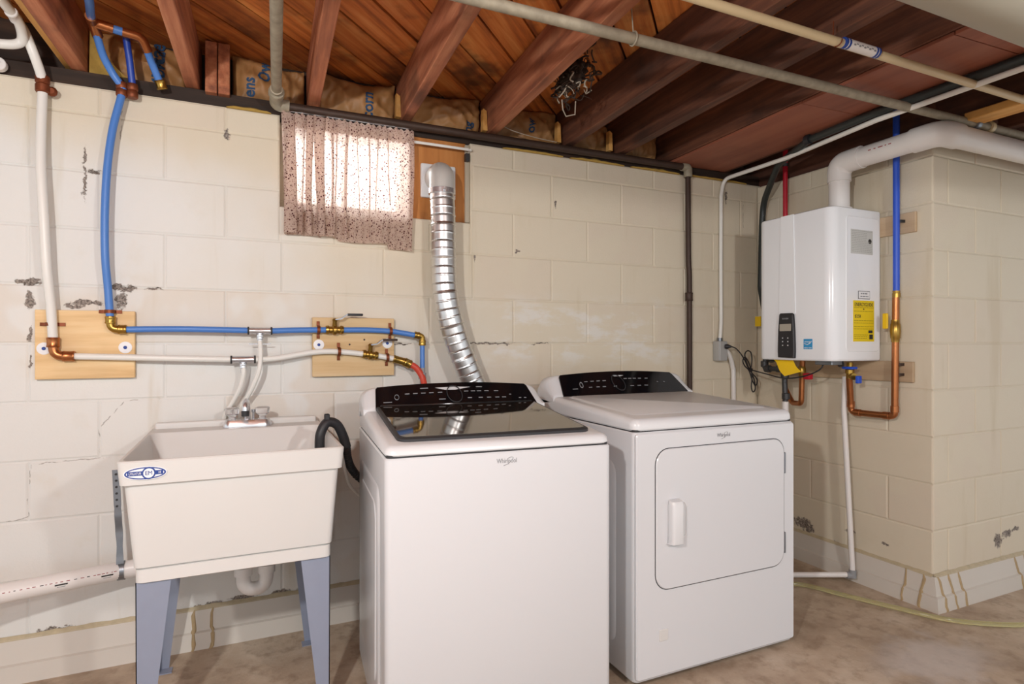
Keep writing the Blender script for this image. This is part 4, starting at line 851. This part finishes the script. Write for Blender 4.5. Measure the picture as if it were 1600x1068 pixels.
rl = label_plate(2.487, 2.636, 1.545, 1.655, plain('silver_label', '#c4c4c0', .4), 'rating_label')
for k in range(13): dashes(2.492, 2.632 if k > 5 or k < 1 else 2.595, 1.649-k*.0078, .0022, rl, M_FINEG)
bm = B(); lathe(bm, [(0, .011), (.0006, .011)], (2.616, -.7405, 1.606), (0, -1, 0), 14); obj('certification_mark', bm, M_INK, rl)
bm = B(); lathe(bm, [(-.004, .063), (.008, .063), (.012, .056), (.022, .056), (.024, .05)], (2.565, -.625, 1.752), (0, 0, 1), 24); obj('vent_collar', bm, M_PVC, ht)
bm = B(); box(bm, 2.43, 2.50, -.69, -.60, 1.040, 1.062, .003, 1); obj('drain_housing', bm, M_STEEL, ht)
bm = B(); lathe(bm, [(0, .014), (.03, .014), (.034, .010)], (2.53, -.655, 1.064), (-.2, -.35, -1), 12); obj('relief_cap', bm, M_BLACK, ht)
# rails
for z0, z1, lab, y0 in ((1.632, 1.722, 'upper wooden rail behind the water heater beside the blue tubing', -.895), (.966, 1.058, 'lower wooden rail below the water heater crossed by the copper pipe', -.885)):
    bm = B(); box(bm, RX-.016, RX-.001, y0, -.10, z0, z1, .002, 1); tag(obj('mounting_rail', bm, M_RAIL), lab, 'rail', 'rails behind the water heater')
# flue pipe
fl = thing('flue_pipe', 'white plastic flue pipe from the heater top around the wall corner', 'pipe', (2.57, -.62, 1.77))
VZ = 1.985; VR = .045
bm = B(); tube(bm, fillet([(2.565, -.625, 1.765), (2.565, -.625, VZ), (2.560, -1.075, VZ+.004), (4.6, -1.075, VZ)], .085, 10), VR, 24); obj('pipe', bm, M_PVC, fl)
def hub(pts, r=.051):
    bm = B(); tube(bm, pts, r, 24); obj('elbow_hub', bm, M_PVC, fl)
hub(fillet([(2.565, -.625, 1.90), (2.565, -.625, VZ), (2.5645, -.74, VZ+.003)], .085, 10)); hub(fillet([(2.561, -.97, VZ+.003), (2.560, -1.075, VZ+.004), (2.665, -1.075, VZ+.004)], .085, 10))
hub([(3.30, -1.075, VZ+.002), (3.42, -1.075, VZ+.002)])
dsh = [( .80, .012), (.825, .008), (.845, .02), (.875, .006), (.89, .012)]
for y, L in dsh:
    bm = B(); box(bm, 2.5165, 2.5185, -y-L, -y, VZ+.006, VZ+.010); obj('print', bm, M_REDPRT, fl)
# heater plumbing
bl2 = thing('blue_cold_pipe', 'bright blue tubing dropping past the flue to the copper pipe', 'pipe', (2.66, -.83, 1.37))
bm = B(); tube(bm, [(2.662, -.832, 2.29), (2.662, -.832, 1.375)], .0135, 14); obj('tubing', bm, M_BLUE2, bl2)
clamp('clamp', (2.68, -.832, 1.685), (0, 0, 1), (1, 0, 0), .0155, M_BLACK, bl2)
bm = B(); lathe(bm, [(0, .012), (0, .0165), (.018, .0165), (.02, .0145), (.03, .0155), (.03, .01)], (2.662, -.832, 1.345), (0, 0, 1), 14); obj('adapter', bm, M_BRASS, bl2)
cp2 = thing('copper_cold_pipe', 'copper pipe loop with ball valve feeding the heater from the right', 'pipe', (2.66, -.83, .81))
bm = B(); tube(bm, fillet([(2.662, -.830, 1.36), (2.660, -.826, .812), (2.645, -.628, .812), (2.612, -.642, .98)], .022, 7), .0145, 14); obj('pipe', bm, M_COPPER, cp2)
for p, ax in (((2.66, -.826, .845), (0, 0, 1)), ((2.658, -.79, .812), (0, 1, 0)), ((2.647, -.66, .812), (0, 1, 0)), ((2.640, -.63, .85), (0, 0, 1))):
    bm = B(); lathe(bm, [(-.015, .0155), (-.014, .0172), (.014, .0172), (.015, .0155)], p, ax, 12); obj('solder_cup', bm, M_COPPER, cp2)
bm = B(); lathe(bm, [(-.05, .0165), (-.035, .0175), (-.03, .020), (.0, .022), (.03, .020), (.035, .0175), (.05, .0165)], (2.661, -.828, 1.195), (0, 0, 1), 14); bv = obj('ball_valve', bm, M_BRASS, cp2)
bm = B(); box(bm, 2.630, 2.640, -.812, -.788, 1.205, 1.275, .003, 1); obj('valve_lever', bm, M_YTAG, bv)
for z in (1.045, 1.000): clamp('clamp', (2.678, -.827, z), (0, 0, 1), (1, 0, 0), .0165, M_IRON, cp2)
bm = B(); lathe(bm, [(0, .016), (.02, .016), (.022, .02), (.04, .02), (.044, .014), (.075, .014)], (2.608, -.648, .975), (0, 0, 1), 12); iv = obj('service_valve', bm, M_BRASS, cp2)
bm = B(); lathe(bm, [(0, .010), (.018, .010), (.02, .016), (.03, .016)], (2.60, -.655, .985), (-.4, -1, 0), 12); obj('drain_cap', bm, M_BRASS, iv)
for (x0, x1, y0, y1, z0, z1) in ((2.580, 2.620, -.68, -.625, 1.018, 1.030), (2.572, 2.600, -.715, -.700, .955, .99)):
    bm = B(); box(bm, x0, x1, y0, y1, z0, z1, .004, 2); obj('valve_handle', bm, M_BLUE2, iv)
rdp = thing('red_hot_pipe', 'red tubing rising from behind the water heater to the joists', 'pipe', (2.66, -.24, 1.8))
bm = B(); tube(bm, [(2.662, -.236, 2.29), (2.662, -.236, 1.30)], .0125, 12); obj('tubing', bm, M_RED, rdp)
bm = B(); lathe(bm, [(-.008, .0155), (.008, .0155)], (2.662, -.236, 2.10), (0, 0, 1), 12); obj('band', bm, M_DARK, rdp)
bm = B(); tube(bm, [(2.80, -1.44, 2.29), (2.80, -1.44, 2.11)], .0125, 12); tag(obj('red_pipe_stub', bm, M_RED), 'short red tubing at the far right edge under the black line', 'pipe')
hc = thing('copper_hot_pipe', 'short copper hot-water loop with red valve under the heater', 'pipe', (2.62, -.39, .83))
bm = B(); tube(bm, fillet([(2.60, -.395, 1.05), (2.60, -.387, .832), (2.64, -.30, .825), (2.655, -.24, .9), (2.662, -.236, 1.31)], .025, 6), .0135, 12); obj('pipe', bm, M_COPPER, hc)
bm = B(); lathe(bm, [(0, .015), (.02, .019), (.045, .019), (.06, .014)], (2.60, -.392, .965), (0, 0, 1), 12); v = obj('service_valve', bm, M_BRASS, hc)
bm = B(); box(bm, 2.545, 2.575, -.478, -.440, .960, .992, .005, 2); obj('valve_handle', bm, M_RED, v)
gi = thing('gas_pipe', 'dark iron gas pipe with elbows under the heater left corner', 'pipe', (2.52, -.3, .6))
bm = B(); tube(bm, fillet([(2.53, -.345+.12, 1.062), (2.52, -.225, 1.006), (2.52, -.352, 1.008), (2.52, -.366, .62)], .02, 6), .0135, 12); obj('pipe', bm, M_CHAR, gi)
for p, ax in (((2.522, -.225, 1.030), (0, 0, 1)), ((2.52, -.248, 1.006), (0, 1, 0)), ((2.52, -.325, 1.008), (0, 1, 0)), ((2.52, -.356, .975), (0, 0, 1)), ((2.52, -.362, .87), (0, 0, 1))):
    bm = B(); lathe(bm, [(-.016, .015), (-.014, .0195), (.014, .0195), (.016, .015)], p, ax, 12); obj('fitting', bm, M_CHAR, gi)
bm = B(); tube(bm, [(2.50, -.375, .845), (2.50, -.378, .40)], .016, 12); tag(obj('white_drop_pipe', bm, M_PVC), 'white pipe dropping behind the dryer below the gas fittings', 'pipe')
bm = B(); P_ = spline([(2.40, -.415, 1.066), (2.395, -.44, 1.05), (2.385, -.47, 1.01), (2.383, -.50, .985)], 5)
d_ = Vector((.02, -.075, .012)); loft(bm, [[p-d_*.3, p+d_*.7+Vector((0, 0, .012)), p+d_*.7+Vector((.001, 0, .0132)), p-d_*.3+Vector((.001, 0, .0012))] for p in P_]); tag(obj('yellow_tag', bm, M_YTAG), 'bent yellow instruction card hanging below the control pad', 'tag')
# condensate pipe
cn = thing('condensate_pipe', 'thin white condensate pipe down the right wall and along the floor', 'pipe', (2.64, -.63, .03))
bm = B(); tube(bm, fillet([(2.640, -.600, .98), (2.632, -.600, .82), (2.628, -.648, .045), (2.30, -.46, .030), (2.1, -.36, .03)], .015, 5), .0125, 12); obj('pipe', bm, M_PVC, cn)
bm = B(); lathe(bm, [(-.018, .0165), (.018, .0165)], (2.628, -.648, .050), (0, 0, 1), 12); lathe(bm, [(0, .016), (.028, .016)], (2.628, -.648, .042), (-.87, .5, 0), 12); obj('elbow', bm, M_GREY, cn)
# power cord with tied loops
pc = thing('power_cord', 'thin black power cord tied in loops between outlet and heater', 'cord', (2.5, -.1, 1.0))
pts = [(2.425, -.066, 1.122), (2.445, -.075, 1.120), (2.475, -.08, 1.105), (2.51, -.09, 1.06), (2.545, -.10, .995), (2.562, -.10, 1.04), (2.555, -.10, 1.088), (2.528, -.10, 1.098), (2.510, -.10, 1.075), (2.530, -.10, 1.02), (2.553, -.10, .985), (2.590, -.11, .94), (2.578, -.11, .905), (2.556, -.11, .935), (2.540, -.10, .99),
       (2.510, -.10, 1.015), (2.495, -.10, 1.045), (2.515, -.10, 1.062), (2.545, -.10, 1.02), (2.552, -.11, .96), (2.548, -.11, .90), (2.560, -.11, .872), (2.577, -.11, .89), (2.568, -.11, .94), (2.55, -.11, .988), (2.53, -.18, .985), (2.50, -.28, .975), (2.47, -.37, .966), (2.45, -.45, .968), (2.445, -.54, .985), (2.448, -.61, 1.015), (2.455, -.63, 1.045)]
bm = B(); tube(bm, spline(pts, 6), .0034, 8); obj('cord', bm, M_BLACK, pc)
bm = B(); lathe(bm, [(0, .012), (.012, .014), (.022, .010), (.034, .005)], (2.410, -.056, 1.122), (.7, -1, 0), 10); obj('plug', bm, M_BLACK, pc)
bm = B(); tube(bm, [(2.541, -.10, .998), (2.556, -.104, .992)], .010, 10); obj('tie', bm, M_DARK, pc)
# vinyl hose on the floor
bm = B(); tube(bm, spline([(2.05, -.40, .012), (2.36, -.553, .0105), (2.45, -.72, .0105), (2.535, -.90, .0105), (2.62, -1.06, .0105), (2.74, -1.16, .0105), (2.88, -1.23, .0105), (3.2, -1.36, .0105), (3.7, -1.5, .0105)], 8), .0095, 12); tag(obj('vinyl_hose', bm, M_VINYL), 'clear yellowish vinyl hose snaking over the concrete floor', 'hose')

# ---------------------------------------------------------------- dryer vent
dv = thing('dryer_vent_duct', 'silver flexible dryer duct curving down from the wall vent', 'duct', (.79, -.11, 1.0))
bm = B(); box(bm, .712, .872, .002, .022, 1.785, 1.935, .006, 2); obj('wall_plate', bm, M_ENAMEL2, dv)
M_ELB = plain('grey_white_metal', '#c9c7c2', .4, metal=.3)
bm = B(); tube(bm, fillet([(.782, .02, 1.868), (.774, -.10, 1.868), (.772, -.108, 1.79)], .06, 10), .054, 24); obj('elbow', bm, M_ELB, dv)
bm = B(); lathe(bm, [(-.012, .0555), (-.01, .058), (.01, .058), (.012, .0555)], (.772, -.109, 1.785), (0, 0, 1), 24); lathe(bm, [(0, .006), (.014, .006)], (.765, -.167, 1.782), (0, -1, 0), 8); obj('clamp_band', bm, M_CHROME, dv)
path = spline([(.772, -.109, 1.79), (.776, -.112, 1.676), (.777, -.115, 1.512), (.782, -.118, 1.375), (.800, -.12, 1.266), (.842, -.12, 1.129), (.901, -.12, .989), (.99, -.125, .80), (1.12, -.13, .55), (1.30, -.13, .30), (1.5, -.15, .15)], 60)
# resample evenly
S = [0]
for a, b in zip(path, path[1:]): S.append(S[-1]+(b-a).length)
N = int(S[-1]/.0032); ev = []; j = 0
for k in range(N+1):
    s = S[-1]*k/N
    while j < len(S)-2 and S[j+1] < s: j += 1
    f = (s-S[j])/max(1e-9, S[j+1]-S[j]); ev.append(path[j].lerp(path[j+1], f))
def rf(i):
    q = (i*.0032) % .036
    return .0515+(.0010 if i % 2 == 0 else 0)+(.0024 if q < .0035 else 0)
bm = B(); tube(bm, ev, .05, 24, rfun=rf); obj('foil_duct', bm, M_ALU, dv, ang=60)

# ---------------------------------------------------------------- lint clump caught on a joist
random.seed(11)
lc = thing('lint_clump', 'tangled clump of lint, twigs and string hanging off a joist', 'debris', (1.16, -.52, 2.06))
bm = B()
for k in range(95):
    c = Vector((1.155+random.uniform(-.035, .05), -.52+random.uniform(-.10, .10), 2.165+random.uniform(-.035, .09)))
    pts = [c]
    for q in range(4): pts.append(pts[-1]+Vector((random.uniform(-.025, .025), random.uniform(-.03, .03), random.uniform(-.022, .018))))
    tube(bm, spline(pts, 3), random.uniform(.001, .0042), 5)
obj('twigs', bm, M_SILL, lc, kind='stuff')
bm = B()
for k in range(16):
    c = Vector((1.16+random.uniform(-.03, .04), -.50+random.uniform(-.10, .07), 2.125+random.uniform(-.02, .05))); pts = [c]
    for q in range(3): pts.append(pts[-1]+Vector((random.uniform(-.02, .02), random.uniform(-.025, .025), random.uniform(-.02, .01))))
    tube(bm, spline(pts, 3), random.uniform(.0012, .0035), 5)
obj('lint', bm, M_LINT, lc, kind='stuff')
bm = B(); bmesh.ops.create_icosphere(bm, subdivisions=4, radius=1)
for v in bm.verts:
    f = 1+.55*mnoise.noise(v.co*2.3)+.25*mnoise.noise(v.co*6); v.co = Vector((1.165+v.co.x*.032*f, -.53+v.co.y*.085*f, 2.18+v.co.z*.05*f))
obj('dust_core', bm, M_SILL, lc, ang=180)
bm = B(); tube(bm, [(1.155, -.47, 2.11), (1.165, -.46, 2.075), (1.185, -.45, 2.055), (1.215, -.47, 2.06), (1.20, -.50, 2.10)], .0028, 6); obj('string', bm, M_LINT, lc)
bm = B(); tube(bm, spline([(1.085, -.045, 2.135), (1.14, -.05, 2.118), (1.25, -.052, 2.104), (1.36, -.052, 2.098)], 4), .0018, 6); tag(obj('loose_wire', bm, M_LINT), 'thin pale wire drooping along the wall top between two joists', 'wire')

# ---------------------------------------------------------------- added lamp holders dressing the two unseen lights (behind the camera)
for (x, y), lab in (((-.62, -2.47), 'added white lamp holder over the unseen key light left of the viewer'), ((1.0, -3.25), 'added white lamp holder over the added fill light right behind the viewer')):
    t = thing('added_lamp_holder', lab, 'lamp', (x, y, 1.77), group='added lamp holders for unseen lights')
    bm = B(); lathe(bm, [(0, .022), (.02, .024), (.05, .020), (.06, .008)], (x, y, 1.77), (0, 0, 1), 20); obj('holder', bm, M_ENAMEL2, t)
    bm = B(); tube(bm, [(x, y, 1.82), (x, y, 2.30)], .004, 8); obj('cord', bm, M_BLACK, t)
